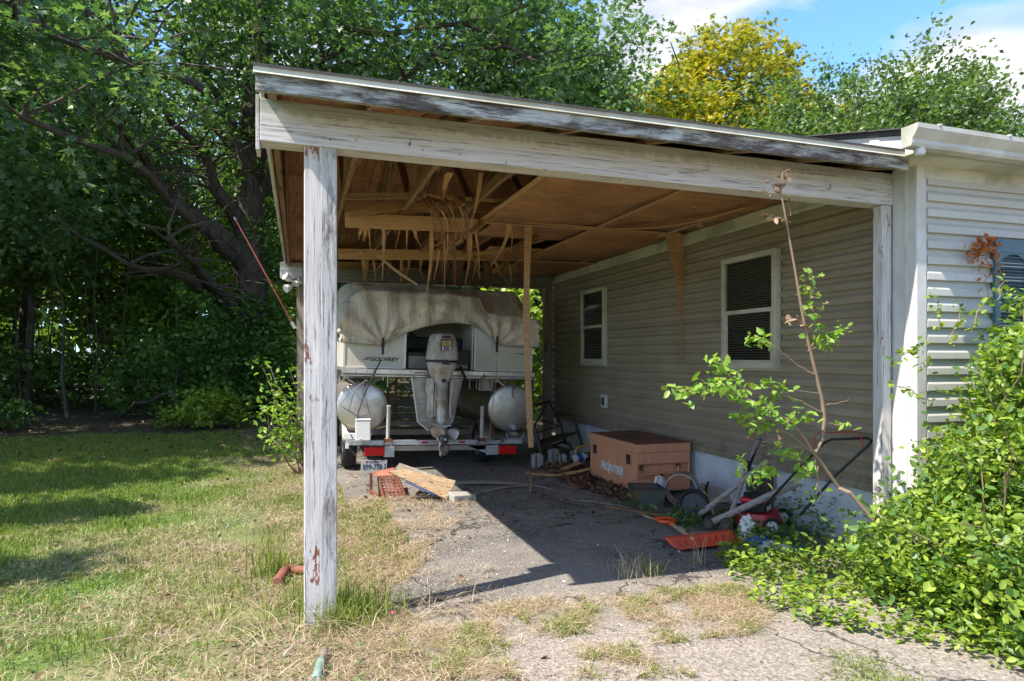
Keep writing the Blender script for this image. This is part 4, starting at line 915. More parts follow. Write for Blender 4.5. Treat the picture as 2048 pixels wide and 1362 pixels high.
text('lettering', '899-778', .095, M['ink_blue'], pt, (-.905, -.1725, .075), FRONT, sx=.78, bold=.0015); text('lettering', 'T', .05, M['ink_blue'], pt, (-.745, -.1725, .094), FRONT, bold=.002); text('lettering', 'K', .05, M['ink_blue'], pt, (-.745, -.1725, .055), FRONT, bold=.002)
text('lettering', 'VIRGINIA', .030, M['ink_blue'], pt, (-.885, -.1725, .143), FRONT, sx=1.1, bold=.001)
b = MB(); b.lathe([(.008, 0), (.008, .002)], (-.98, -.1712, .147), (0, -1, 0), 10, True); b.lathe([(.008, 0), (.008, .002)], (-.79, -.1712, .147), (0, -1, 0), 10, True); b.build('plate_bolt', M['rust'], pt)
b = MB(); b.bb((-.99, -.1725, .132), (-.965, -.1715, .158)); b.build('sticker', M['rust'], pt)
b = MB(); b.tube([(.72, -.09, .40), (.80, -.12, .42), (.88, -.10, .39), (.82, -.09, .36)], .008, 5); b.tube([(-1.15, .05, .42), (-1.19, -.05, .30), (-1.1, -.08, .2)], .009, 5); b.build('wiring', M['dark_metal'], tr)
b = MB(); b.bb((-1.27, -.06, .42), (-1.10, -.02, .50)); b.bb((-1.24, -.05, .30), (-1.20, .0, .45)); b.build('guide_bracket', M['white_pl'], tr, bevel=.004)
# white block hanging on the left tube
bx = empty('white_box', (BX-1.03, BY-.15, .58), 'small square dirty white box hanging in front of the left tube', 'box', rot=(0, 0, R(-4)))
b = MB(); b.bb((-.085, -.07, -.13), (.105, .05, .13)); m_ = b.build('shell', M['white_pl'], bx, bevel=.01)
b = MB(); b.bb((-.09, -.075, .13), (.11, .055, .145)); b.build('lid', M['white_pl'], bx, bevel=.006)
b = MB(); b.lathe([(.02, 0), (.02, .03), (.0, .03)], (-.02, -.07, -.12), (0, -1, 0), 10); b.build('latch', M['galv'], bx)

# ================================================================ JOB BOX
jb = empty('job_box', (3.5, 6.58, 0), 'large orange steel job box with white lettering against the siding wall', 'tool box')
X1, Y1, H1 = .66, 1.24, .575
b = MB()      # open-fronted end recess: built from pieces
b.bb((0, .0, .05), (.018, Y1, .47)); b.bb((0, Y1-.02, .05), (X1, Y1, .47)); b.bb((X1-.018, 0, .05), (X1, Y1-.02, .47)); b.bb((.018, .06, .05), (X1-.018, .075, .47))
b.bb((.018, 0, .05), (X1-.018, .06, .19)); b.bb((.018, 0, .35), (X1-.018, .06, .47)); b.bb((.0, .0, .045), (X1, Y1, .0499))
b.build('body', M['orange_box'], jb, bevel=.004)
b = MB(); b.bb((-.006, -.006, .472), (X1+.004, Y1+.004, .566)); b.build('lid', M['orange_box'], jb, bevel=.006)
b = MB(); b.bb((.0, 0, .567), (X1, Y1, .575)); b.build('lid_top', M['lid_top'], jb, bevel=.003)
b = MB(); b.bb((-.014, .0, .505), (-.006, Y1, .520)); b.bb((-.01, .0, .474), (-.004, Y1, .482)); b.build('lid_lip', M['orange_box'], jb, bevel=.002)
for y in (.13, 1.02):
    b = MB(); b.bb((-.006, y, .33), (-.001, y+.11, .44)); b.build('lock_recess', M['dark_metal'], jb)
    b = MB(); b.bb((-.010, y-.008, .322), (-.0062, y, .448)); b.bb((-.010, y+.11, .322), (-.0062, y+.118, .448)); b.bb((-.010, y, .441), (-.0062, y+.11, .448)); b.build('recess_frame', M['orange_box'], jb)
b = MB(); b.tube([(.14, .02, .235), (X1-.14, .02, .235)], .015, 9); b.tube([(.14, .02, .235), (.10, .03, .31)], .012, 7); b.tube([(X1-.14, .02, .235), (X1-.13, .03, .31)], .012, 7); hd = b.build('handle', M['orange_box'], jb, smooth=True)
b = MB(); b.lathe([(.03, 0), (.03, .02)], (.09, .05, .305), (0, -1, 0), 10, True); b.lathe([(.03, 0), (.03, .02)], (X1-.12, .05, .305), (0, -1, 0), 10, True); b.build('pivot', M['rust'], hd)
for y in (.12, 1.02):
    b = MB(); b.bb((.02, y, .0), (X1-.02, y+.09, .045)); b.build('skid', M['grey_wood'], jb)
LR = (R(90), 0, R(-90))
tx = text('lettering', 'FRONTIER', .125, M['logo'], jb, (-.003, .62, .215), LR, sx=1.02, shear=.25, bold=.005)
b = MB(); b.add([(-.0035, .70, .15), (-.0035, .655, .15), (-.0035, .665, .26), (-.0035, .672, .34), (-.0035, .69, .26)], [(0, 1, 2, 3, 4)]); b.build('torch_mark', M['logo'], jb)

# ================================================================ THINGS ON THE FLOOR
# black frame of a folding chair / rack in the rear corner
y = 9.9
ch = empty('chair_skeleton', label='black bent steel frame of an old chair leaning in the rear corner', cat='frame')
b = MB(); q = lambda a, c, yy=y: P(1040+a/6.81, 760+c/6.81, y=yy)
b.tube([q(215,345), q(400,290), q(480,450), q(560,620), q(600,760), q(620,880)], .020, 8); b.build('side_bar', M['dark_metal'], ch, smooth=True)
b = MB(); b.tube([q(500,455,9.6), q(600,480,9.6), q(710,470,9.6), q(770,650,9.55), q(850,910,9.5)], .026, 8); b.build('side_bar', M['dark_metal'], ch, smooth=True)
b = MB(); b.tube([q(270,540), q(540,625)], .012, 6); b.tube([q(210,720), q(540,625)], .012, 6); b.tube([q(385,300), q(215,590), q(200,640), q(300,990)], .016, 6); b.build('cross_bar', M['dark_metal'], ch, smooth=True)
b = MB(); b.add([q(255,830,9.3), q(560,735,9.9), q(770,715,9.6), q(585,800,9.35), q(290,900,9.2)], [(0, 1, 2, 3, 4)]); b.build('seat', M['dark_metal'], ch, solid=.02)
b = MB(); b.tube([q(200,660,9.3), q(290,1000,9.2)], .03, 6); b.build('leg', M['dark_metal'], ch); settle(ch, (q(600,900).x, 9.6, 0))

def bracket(px, py, hpx, lab, rot, pl='grey_pl'):
    o_ = P(px, py, z=0); s_ = hpx/6.81*Vector((o_.x, o_.y)).length/1351
    r = empty('cut_vinyl_post', o_, lab, 'post piece', 'pale cut plastic post pieces', rot=(0, 0, rot)); s2 = s_
    b = MB(); prof = [(0, 1.0), (.0, .45), (.05, .25), (.16, .1), (.38, .0)]
    for dx, w_ in ((-.22, .10), (.0, .18), (.16, .12)):
        b.bb((dx*s2*1.3, -.05, 0), ((dx+w_*1.3)*s2*1.3, .03, s2*(.9+.1*math.sin(dx*30))))
    b.build('upright', M['pale_pl'], r, bevel=.006)
    b = MB(); b.prism([(0, .35), (.06, .18), (.16, .08), (.34, .0), (0, 0)], -.045, .025, lambda a, c, t: ((.30+a)*s2, t, c*s2)); b.build('flared_foot', M['pale_pl'], r, bevel=.003)
    return r
M['pale_pl'] = simple('pale_old_plastic', (.34, .32, .29), .6, 0, .2, 8, .1)
bracket(1072, 935, 215, 'pale cut plastic post piece with flared foot nearest the hanging strip', .1); bracket(1105, 924, 200, 'pale cut plastic post piece standing left of the dark ring', .25); bracket(1123, 927, 150, 'short pale plastic piece right of the dark ring', -.2); bracket(1146, 918, 130, 'pale plastic piece behind the blue jug by the work lamp', .4)
q_ = P(1128, 915, z=0); rg = empty('ring', q_, 'thin dark curved ring standing among the pale plastic pieces', 'ring')
b = MB(); b.tube([(.16*math.cos(a), .03*a, .03+.2*math.sin(a)) for a in [k*.22 for k in range(15)]], .022, 6); b.build('hoop', M['dark_metal'], rg, smooth=True)
q_ = P(1148, 928, z=0); o = empty('jug_far', q_, 'small blue and white plastic jug lying behind the job box', 'jug'); o.name = 'plastic_jug'
b = MB(); b.lathe([(.0, 0), (.06, .01), (.065, .16), (.03, .2), (.03, .23), (.0, .23)], (0, 0, .07), (1, .2, .15), 12); b.build('body', M['white_pl'], o, smooth=True)
b = MB(); b.lathe([(.067, .04), (.067, .12)], (0, 0, .07), (1, .2, .15), 12); b.build('label_band', M['blue_pl'], o)
q_ = P(1168, 922, z=0); o = empty('work_lamp', q_, 'black work lamp in a yellow tubular stand left of the job box', 'lamp')
b = MB(); b.tube([(-.13, 0, -.0), (-.13, 0, .16), (-.10, .0, .2), (.05, .06, .22), (.2, .1, .23)], .014, 8); b.tube([(-.10, .02, .10), (.2, .1, .12)], .022, 6); b.build('stand', M['yellow'], o, smooth=True)
b = MB(); b.bb((-.08, -.01, .0), (.2, .14, .12)); b.build('lamp_body', M['black'], o, bevel=.01)

# bucket, jug, ring band, wheel
q_ = P(1294, 1016, z=0); o = empty('metal_tray', q_, 'dented grey green metal tray standing in front of the job box', 'tray', rot=(0, 0, R(-12)))
b = MB(); b.add([(-.145,-.07,0),(.145,-.07,0),(.145,.12,0),(-.145,.12,0),(-.165,-.085,.205),(.16,-.085,.20),(.155,.14,.215),(-.16,.14,.225)], ((0,3,2,1),(0,1,5,4),(1,2,6,5),(2,3,7,6),(3,0,4,7))); b.build('body', M['tray'] if 'tray' in M else simple('tray_zinc', (.10, .105, .095), .6, .3, .4, 9, .3, (.13, .07, .04)), o, solid=.005)
b = MB(); b.tube([(-.165,-.085,.205),(.16,-.085,.20),(.155,.14,.215),(-.16,.14,.225),(-.165,-.085,.205)], .008, 6); b.tube([(-.165,-.08,.2),(-.175,.0,.235),(-.16,.10,.24)], .008, 6); b.build('rim', M['dark_metal'], o)
q_ = P(1322, 1003, z=0); o = empty('bleach_jug', q_, 'white plastic jug with looped handle and blue red label behind the metal tray', 'jug', rot=(0, 0, R(20)))
b = MB()
def jug(u, v):
    z = .27*v; w_ = .075*(1 if v < .62 else max(.25, 1-(v-.62)*2.1)); a = 2*math.pi*u
    return (w_*math.copysign(abs(math.cos(a))**.6, math.cos(a)), .8*w_*math.copysign(abs(math.sin(a))**.6, math.sin(a)), z)
b.grid(jug, 25, 12); b.build('body', M['white_pl'], o, smooth='all')
b = MB(); b.tube([(-.02, 0, .27), (-.07, 0, .265), (-.085, 0, .22), (-.07, 0, .15)], .014, 8); b.build('grip', M['white_pl'], o, smooth=True)
b = MB(); b.lathe([(.022, 0), (.022, .025), (.0, .025)], (0, 0, .268), n=10); b.build('cap', M['dark_metal'], o)
b = MB(); b.bb((-.045, -.066, .03), (.05, -.0615, .09)); b.build('label_band', M['blue_pl'], o); b = MB(); b.bb((-.04, -.0685, .05), (.03, -.0665, .07)); b.build('label_print', M['red_paint'], o)
q_ = P(1362, 1012, z=0)
o = empty('steel_band', q_, 'wide dull steel hoop standing on edge against the foundation', 'hoop', rot=(0, 0, R(-38)))
b = MB(); b.lathe([(.155, -.10), (.165, -.10), (.165, .12), (.155, .12), (.155, -.10)], (0, .08, .165), (0, 1, 0), 40); b.build('hoop', M['alu_dull'], o, smooth=True)
b = MB(); b.add([(.12, .10, .02), (.55, .25, .03), (.52, .30, .12), (.18, .16, .22)], [(0, 1, 2, 3)]); b.build('bent_flap', M['alu_dull'], o, solid=.004)
q_ = P(1385, 1043, z=0); o = empty('mower_wheel', q_, 'loose black plastic wheel leaning between the steel hoop and the tools', 'wheel', rot=(R(-14), 0, R(-42)))
b = MB(); b.lathe([(.0, .01), (.11, .015), (.115, -.015), (.135, -.025), (.15, -.01), (.15, .02), (.13, .03), (.0, .03)], (0, 0, .15), (0, 1, 0), 36); b.build('tyre', M['black'], o, smooth=True)
b = MB(); b.lathe([(.0, -.02), (.03, -.02), (.03, .01)], (0, 0, .15), (0, 1, 0), 14); b.build('hub', M['dark_metal'], o, smooth=True)
q_ = P(1392, 1030, z=0); o = empty('amber_wedge', q_, 'slim amber strip lying across the loose black wheel', 'strip')
bar('blade', (-.10, -.18, .22), (.05, -.20, .05), .03, .008, M['amber'], o)
q_ = P(1408, 1034, z=0); o = empty('string_trimmer', q_, 'lime yellow string trimmer engine beside the loose black wheel', 'trimmer', rot=(0, 0, R(30)))
b = MB(); b.lathe([(.0, 0), (.045, .0), (.062, .03), (.066, .08), (.05, .13), (.0, .14)], (-.05, 0, .10), (1, 0, .15), 20); b.build('engine_cover', M['lime'], o, smooth=True)
b = MB(); b.lathe([(.055, -.03), (.058, -.01), (.05, .0)], (-.05, 0, .10), (1, 0, .15), 18, True); b.build('seal_ring', M['black'], o, smooth=True)
b = MB(); b.lathe([(.0, 0), (.04, .005), (.045, .05), (.025, .07), (.025, .09), (.0, .09)], (-.02, .0, .155), (0, 0, 1), 14); b.build('fuel_cap', M['lime'], o, smooth=True)
b = MB(); b.tube([(.02, 0, .17), (.15, .05, .24), (.33, .12, .27), (.45, .2, .2), (.50, .25, .0)], .013, 7); b.build('shaft', M['black'], o, smooth=True)
b = MB(); b.add([(.08, -.05, .0), (.16, -.03, .0), (.17, .02, .12), (.10, .0, .15)], [(0, 1, 2, 3)]); b.build('guard', M['white_pl'], o, solid=.004)

# sledgehammers and splitting maul
def tool(name, lab, cat, a, c, head, r=.021):
    a = Vector(a); c = Vector(c); o = empty(name, a, lab, cat); c = c-a; a0 = Vector((0, 0, 0))
    bb_ = MB(); bb_.tube([a0, c*.3, c*.7, c*.96, c], [r*1.0, r*.95, r, r*1.2, r*1.05], 10, flat=1.25); h_ = bb_.build('handle', M['handle'], o, smooth=True)
    d = c.normalized(); side = d.cross(Vector((0, 0, 1))).normalized()
    if head == 'sledge':
        b = MB(); b.lathe([(.0, -.085), (.035, -.085), (.042, -.07), (.042, -.03), (.037, 0), (.042, .03), (.042, .07), (.035, .085), (.0, .085)], (0, 0, .01), side, 8); b.build('head', M['iron'], o)
    if head == 'maul':
        b = MB(); b.box((0, 0, .02), (.07, .16, .07)); b.build('head', M['iron'], o, bevel=.008)
    if head == 'grip':
        b = MB(); b.tube([c*.60, c*.8, c*1.0], [r*1.3, r*1.2, r*1.1], 10); b.build('grip', M['black'], o, smooth=True)
        b = MB(); b.box(d*.02, (.10, .05, .14), d.to_track_quat('Z', 'Y').to_matrix()); b.build('head', M['iron'], o, bevel=.01)
    return o
tool('splitting_maul', 'grey handled maul with black grip leaning upright against the siding', 'maul', (3.50, 4.98, .06), P(1517, 876, x=4.18), 'grip')
tool('sledgehammer', 'sledgehammer whose handle crosses behind the upright maul', 'hammer', (3.45, 5.36, .06), P(1536, 922, y=5.10), 'sledge')
tool('sledgehammer', 'sledgehammer with the lowest handle pointing right over the mower', 'hammer', (3.42, 5.12, .06), P(1596, 965, y=4.72), 'sledge', .024)

# lawn mower
o = empty('lawn_mower', P(1532, 1058, z=0), 'red lawn mower with black handle half buried in vines under the siding', 'lawn mower', rot=(0, 0, R(38))); o.scale = (.76,)*3
b = MB()
def deck(u, v):
    a = 2*math.pi*u; r = .27-.05*v; sq = .6
    return (.02+r*1.15*math.copysign(abs(math.cos(a))**sq, math.cos(a)), .12+r*math.copysign(abs(math.sin(a))**sq, math.sin(a)), .07+.13*v)
b.grid(deck, 33, 5); k_ = len(b.v); b.f.append(tuple(range(k_-33, k_-1))); b.build('deck', M['red_paint'], o, smooth=True, solid=.006)
b = MB(); b.bb((-.14, -.02, .20), (.16, .26, .30)); b.build('engine', M['black'], o, bevel=.02)
b = MB(); b.bb((-.15, -.04, .30), (.19, .27, .36)); b.build('shroud', M['red_paint'], o, bevel=.03)
b = MB(); b.lathe([(.13, 0), (.14, .015), (.12, .04), (.05, .055), (.0, .055)], (.02, .12, .36), n=20); b.build('recoil_cover', M['black'], o, smooth=True)
for k in range(3):
    b = MB(); b.bb((-.12+k*.10, -.046, .235), (-.06+k*.10, -.0405, .285)); b.build('sticker', M['logo'] if k != 2 else M['blue_pl'], o)
for x_, y_, r_ in ((-.27, -.14, .10), (.30, -.12, .10), (-.27, .38, .10), (.30, .38, .10)):
    b = MB(); b.lathe([(.065, -.025), (.09, -.03), (.1, -.015), (.1, .015), (.09, .03), (.065, .025)], (x_, y_, r_), (1, 0, 0), 24); w_ = b.build('wheel', M['rubber'], o, smooth=True)
    b = MB(); b.lathe([(.066, -.02), (.05, -.035), (.02, -.03), (.018, -.045), (.0, -.045)], (x_, y_, r_), (1, 0, 0), 16); b.build('hub', M['white_pl'], w_, smooth=True)
mw = MW(o).inverted()
hp = [P(1528, 1012, x=3.8), P(1600, 935, x=3.95), P(1648, 886, x=4.1), P(1662, 879, x=4.12), P(1735, 876, x=4.14), P(1744, 882, x=4.14), P(1735, 892, x=4.1), P(1672, 950, x=3.98), P(1600, 1030, x=3.85)]
b = MB(); b.tube([mw @ p for p in hp], .014, 8); b.build('handle', M['black'], o, smooth=True)
b = MB(); b.tube([mw @ p for p in (P(1629, 896, x=4.08), P(1630, 873, x=4.12), P(1636, 866, x=4.13), P(1715, 863, x=4.13), P(1721, 868, x=4.13), P(1727, 897, x=4.1))], .006, 6); b.build('bail_bar', M['red_paint'], o, smooth=True)

# snow shovel
o = empty('snow_shovel', (3.2, 4.72, 0), 'red orange plastic snow shovel lying on the asphalt', 'shovel')
A, B_ = P(1360, 1098, z=.03)-Vector((3.2, 4.72, 0)), P(1490, 1082, z=.03)-Vector((3.2, 4.72, 0)); ax = (B_-A); ax.z = 0; nrm = Vector((-ax.y, ax.x, 0)).normalized()
b = MB()
def sb(u, v):
    p = A+ax*(u+.0)+nrm*(-.06+.24*v)*(1); z = .015+.05*(abs(v-.42)/.6)**2*1.3+.012*abs(u-.5)
    p = p+ax.normalized()*(.04*(v-.5)*(1 if u > .5 else -1)); return (p.x, p.y, z)
b.grid(sb, 17, 10); b.build('blade', M['shovel_red'], o, smooth=True, solid=.008)
b = MB()
for k in range(8):
    u = .1+k*.11; p = Vector(sb(u, .62)); q2 = Vector(sb(u+.05, .85)); b.tube([p+Vector((0, 0, .004)), q2+Vector((0, 0, .004))], .006, 4)
b.build('grime_rib', M['rust'], o)['kind'] = 'stuff'
b = MB(); h0 = Vector(sb(.36, .8))+Vector((0, 0, .01)); h1 = P(1340, 1046, z=.06)-Vector((3.2, 4.72, 0)); b.tube([h0, h1], .016, 10); b.build('handle', M['new_handle'], o, smooth=True)
d = (h1-h0).normalized(); sd_ = d.cross(Vector((0, 0, 1))).normalized()
b = MB(); b.tube([h1-d*.06, h1+d*.03], .022, 8); b.tube([h1+d*.02, h1+d*.06+sd_*.07, h1+d*.16+sd_*.075, h1+d*.17, h1+d*.16-sd_*.075, h1+d*.06-sd_*.07, h1+d*.02], .014, 7); b.build('grip', M['orange_pl'], o, smooth=True)
o = empty('pipe', P(1375, 1073, z=0), 'short dark red pipe with a white label lying behind the shovel handle', 'pipe'); dv_ = P(1330, 1046, z=0)-P(1375, 1073, z=0)
b = MB(); b.tube([(0, 0, .025), dv_+Vector((0, 0, .025))], .022, 10); b.build('tube', M['clay'], o, smooth=True); b = MB(); b.tube([dv_*.05+Vector((0, 0, .025)), dv_*.35+Vector((0, 0, .025))], .0228, 10, False); b.build('label_band', M['bag'], o, smooth=True)
o = empty('axe_head', P(1400, 1078, z=0), 'grey stone like slab lying under the shovel handle', 'slab')
b = MB(); b.add([(-.12,-.02,0),(.22,-.01,0),(.20,.07,0),(-.1,.06,0),(-.11,-.01,.04),(.2,0,.03),(.19,.06,.035),(-.09,.05,.05)], ((0,3,2,1),(4,5,6,7),(0,1,5,4),(1,2,6,5),(2,3,7,6),(3,0,4,7))); b.build('slab', M['stone'], o, bevel=.006); o.name = 'stone_slab'

def crumple(name, lab, cat, px, py, r, m, seed, sc=(1, .8, .5)):
    q = P(px, py, z=0); b = MB()
    def f(u, v):
        a = 2*math.pi*u; t_ = math.pi*v; p = Vector((math.sin(t_)*math.cos(a), math.sin(t_)*math.sin(a), math.cos(t_)))
        k = r*(1+.45*mn.noise(p*2.3+Vector((seed, 0, 0)))+.18*mn.noise(p*6+Vector((seed, 0, 0)))); return (p.x*k*sc[0], p.y*k*sc[1], max(.0, (p.z+.8)*k*sc[2]))
    b.grid(f, 22, 14); o = b.build(name, M[m], None, loc=q); tag(o, lab, cat)
crumple('blue_bag', 'crumpled bright blue plastic bag in the vines beside the shovel', 'bag', 1522, 1098, .10, 'blue_pl', 3, (1.2, .8, .5))
crumple('clear_bag', 'crumpled clear pale plastic bag between the blue bag and the teal tray', 'bag', 1548, 1112, .11, 'bag', 9, (1.3, .7, .5))
crumple('white_bag', 'white plastic bag hanging over the mower wheel above the vines', 'bag', 1494, 1082, .09, 'white_pl', 5, (.7, .7, 1.1))
q = P(1582, 1106, z=0); o = empty('teal_tray', q, 'small teal green plastic tray lying in the vines right of the clear bag', 'tray', rot=(R(20), 0, R(-12)))
b = MB(); b.bb((-.10, -.06, .01), (.10, .06, .02)); b.build('base', M['teal_pl'], o)
b = MB(); b.bb((-.11, -.07, .01), (.11, -.055, .045)); b.bb((-.11, .055, .01), (.11, .07, .045)); b.bb((-.11, -.055, .01), (-.098, .055, .045)); b.bb((.098, -.055, .01), (.11, .055, .045)); b.build('rim', M['teal_pl'], o)

# rusty ramp, plywood sheet, concrete block by the trailer
o = empty('ramp', P(770, 1002, z=0), 'rusty perforated steel car ramp left of the leaning plywood', 'ramp')
O0 = P(770, 1002, z=0); L = lambda px, py, y=None, z=None: (P(px, py, y=y) if y is not None else P(px, py, z=z))-O0
y1 = 6.75; y2 = 7.75
tb = [L(742, 944, z=.26), L(795, 942, z=.26)]; w_ = (tb[1]-tb[0]).normalized()
p0 = L(768, 1000, z=.0); p1 = L(812, 997, z=.0); t0 = L(757, 953, z=.24); t1 = L(792, 950, z=.24)
b = MB(); n_ = 8; m_ = 5; 
slope = MB(); holes = MB(); vs = []; fs = []
for j in range(n_*2+1):
    for i in range(m_*2+1):
        u = i/(m_*2); v = j/(n_*2); vs.append(t0.lerp(t1, u).lerp(p0.lerp(p1, u), v))
for j in range(n_*2):
    for i in range(m_*2):
        if (i % 2) and (j % 2): continue
        k = j*(m_*2+1)+i; fs.append((k, k+1, k+m_*2+2, k+m_*2+1))
slope.add(vs, fs); slope.build('perforated_slope', M['rustpaint'], o, solid=.006)
back0 = L(742, 945, z=.25); back1 = L(790, 938, z=.25)
b = MB(); b.add([t0, t1, back1+Vector((0, .1, 0)), back0+Vector((0, .0, 0))], [(0, 1, 2, 3)]); b.build('top_plate', M['rustpaint'], o, solid=.006)
for a, c in ((t0, p0), (t1, p1)): bar('side_rail', a, c, .012, .045, M['rust'], o, bevel=0)
bar('leg', back0, Vector((back0.x, back0.y, .0)), .03, .03, M['rust'], o); bar('leg', t0, Vector((t0.x+.02, t0.y, .0)), .03, .03, M['dark_metal'], o); bar('brace', Vector((back0.x, back0.y, .05)), p0, .02, .03, M['rust'], o); bar('leg', back1, Vector((back1.x, back1.y+.05, .0)), .03, .03, M['rust'], o)
pc = [P(777, 944, z=.33), P(800, 922, z=.34), P(911, 962, z=.18), P(893, 999, z=.03)]
o = empty('plywood_sheet', pc[3], 'weathered plywood sheet propped on the rusty ramp', 'plywood')
b = MB(); b.add([p-pc[3] for p in (pc[0], pc[3], pc[2], P(803, 938, z=.33))], [(0, 1, 2, 3)]); b.build('sheet', M['ply'], o, solid=.014)
b = MB(); b.add([p-pc[3]+Vector((0, .03, -.02)) for p in (P(800, 924, z=.36), P(908, 962, z=.19), P(904, 968, z=.16), P(790, 935, z=.34))], [(0, 1, 2, 3)]); b.build('dark_sheet', M['grey_wood'], o, solid=.012)
b = MB(); e0, e1 = pc[0]-pc[3], Vector((0, 0, 0)); b.tube([e0.lerp(e1, .3)+Vector((-.008, -.008, -.012)), e0.lerp(e1, .8)+Vector((-.008, -.008, -.012))], .006, 4); b.build('blue_edge', M['blue_pl'], o)
q = P(926, 1004, z=0); o = empty('concrete_block', q, 'broken grey concrete block lying at the foot of the plywood', 'block', rot=(0, 0, R(12)))
b = MB(); b.add([(-.13,-.05,0),(.14,-.05,0),(.14,.13,0),(-.12,.14,0),(-.125,-.045,.085),(.13,-.045,.075),(.12,.12,.08),(-.11,.13,.1)], ((0,3,2,1),(4,5,6,7),(0,1,5,4),(1,2,6,5),(2,3,7,6),(3,0,4,7))); b.build('slab', M['concrete'], o, bevel=.008)
b = MB(); b.bb((-.08, -.054, .02), (-.02, -.05, .06)); b.bb((.03, -.054, .02), (.09, -.05, .055)); b.build('hollow', M['stone'], o)

# fallen strips of plywood and boards on the floor
def strip(pts, w, m, lab, z=.02, name='fallen_strip'):
    pp = [P(a, c, z=z+dz) for a, c, dz in pts]; o = ribbon(name, [p-pp[0] for p in pp], w, M[m], None, (0, 1, .1), .006, .7, .3, 4); o.location = pp[0]
    tag(o, lab, 'wood strip', 'fallen strips of wood under the carport')
strip([(1052,946,0),(1100,950,.02),(1140,946,.05),(1182,937,.1)], .10, 'tan', 'curled tan wood strip touching the left face of the job box')
strip([(1078,945,0),(1120,940,.03),(1160,924,.12)], .12, 'ceil', 'brown curved wood strip behind the curled tan one')
strip([(905,966,0),(980,964,.03),(1050,968,.02),(1105,978,0)], .12, 'grey_wood', 'long low curved grey strip right of the plywood sheet')
strip([(940,990,0),(1010,974,.01),(1060,972,0)], .07, 'grey_wood', 'thin grey strip just behind the concrete block')
strip([(1095,960,0),(1140,975,.01),(1200,992,0)], .06, 'grey_wood', 'straight grey strip crossing toward the metal tray')
strip([(1140,998,0),(1200,1005,.0),(1262,1016,0)], .07, 'grey_wood', 'weathered flat strip ending at the metal tray')
strip([(1100,940,0),(1112,925,.12),(1150,975,.1),(1165,968,0)], .05, 'veneer_dark', 'twisted dark strip in front of the leaf litter')
strip([(1210,1012,0),(1262,1021,.0),(1320,1030,0),(1340,1034,0)], .06, 'ceil', 'brown strip reaching from the tray toward the shovel grip')
strip([(1285,1030,0),(1320,1042,.0),(1345,1050,0)], .13, 'ply', 'wide pale wood strip behind the orange shovel grip')
strip([(1058,940,.2),(1062,960,.12),(1060,985,0)], .06, 'veneer_dark', 'short splintered strip under the longest hanging strip')
b = MB(); pp = [P(x_, y_, z=.0) for x_, y_ in ((1133,962), (1170,945), (1176,975), (1150,985))]; b.add([p-pp[0]+Vector((0, 0, .01+.03*(i % 2))) for i, p in enumerate(pp)], [(0, 1, 2, 3)])
o = b.build('ply_scrap', M['ceil'], None, solid=.008, loc=pp[0]); tag(o, 'square brown plywood scrap lying on the leaf litter by the job box', 'plywood')
# clay edging, green pipe, petal by the left post
q = P(575, 1160, z=0); o = empty('clay_pipe', q, 'broken red clay pipe half buried in straw left of the front post', 'pipe')
b = MB(); b.tube([P(555, 1166, z=.03)-q, P(572, 1138, z=.03)-q], .035, 10); b.tube([P(575, 1137, z=.03)-q, P(618, 1142, z=.03)-q], .03, 10); b.build('tube', M['clay'], o, smooth=True)
q = P(640, 1330, z=0); o = empty('pale_pipe', q, 'pale green corroded pipe end sticking out of the straw at the bottom edge', 'pipe')
b = MB(); b.tube([P(632, 1362, z=.02)-q, P(643, 1322, z=.03)-q], .026, 10); b.build('tube', M['green_pipe'], o, smooth=True); b = MB(); b.tube([P(643, 1322, z=.03)-q, P(650, 1300, z=.02)-q], .019, 10); b.build('neck', M['stone'], o, smooth=True)
crumple('pebble', 'smooth pale green pebble in the straw left of the pale pipe', 'pebble', 573, 1312, .022, 'green_pipe', 2, (1, 1, .6)); crumple('pebble', 'grey pebble just above the pale green pebble', 'pebble', 580, 1300, .02, 'stone', 4, (1.3, 1, .6))
q = P(798, 1226, z=.02); o = leaves('petal', [(0, 0, 0), (.02, .01, 0), (-.02, .01, 0.005), (.01, -.02, 0), (-.01, -.01, .01)], .045, M['pink'], None, 'oval', .3); o.location = q; tag(o, 'bright pink fallen petals on the asphalt beside the front post', 'flower')

# ================================================================ TREES
def limb(mb, p0, p1, r0, r1, n=7, wob=.06, seg=7, droop=0):
    p0 = Vector(p0); p1 = Vector(p1); L = (p1-p0).length; pts = []; rr = []
    sx = random.uniform(0, 99)
    for i in range(seg+1):
        t = i/seg; w_ = math.sin(math.pi*min(1, t*1.0))*.7+.3*t
        q = p0.lerp(p1, t)+Vector((mn.noise(Vector((sx, t*2.5, 0))), mn.noise(Vector((sx, t*2.5, 7))), mn.noise(Vector((sx, t*2.5, 13)))-droop*math.sin(math.pi*t)))*L*wob*2*w_
        pts.append(q); rr.append(r0+(r1-r0)*t**.8)
    mb.tube(pts, rr, n); return pts
def clumps(blobs, n, lo=.55):
    """points in the union of ellipsoids ((cx,cy,cz),(rx,ry,rz),weight), biased to the shell"""
    w_ = np.array([b[2] for b in blobs], float); w_ /= w_.sum(); out = []
    k = rng.choice(len(blobs), n, p=w_)
    d = rng.normal(0, 1, (n, 3)); d /= np.linalg.norm(d, axis=1)[:, None]; r = rng.uniform(lo**3, 1, n)**(1/3)
    C = np.array([b[0] for b in blobs])[k]; Rr = np.array([b[1] for b in blobs])[k]
    return C+d*Rr*r[:, None]
def leafpts(cl, per, rad, flat=.55):
    n = len(cl); rr = rad*rng.uniform(.5, 1.3, n)
    p = np.repeat(cl, per, 0)+rng.normal(0, .5, (n*per, 3))*np.repeat(rr, per)[:, None]*np.array([1, 1, flat])
    return p, np.repeat(rng.uniform(-.25, .25, n), per)
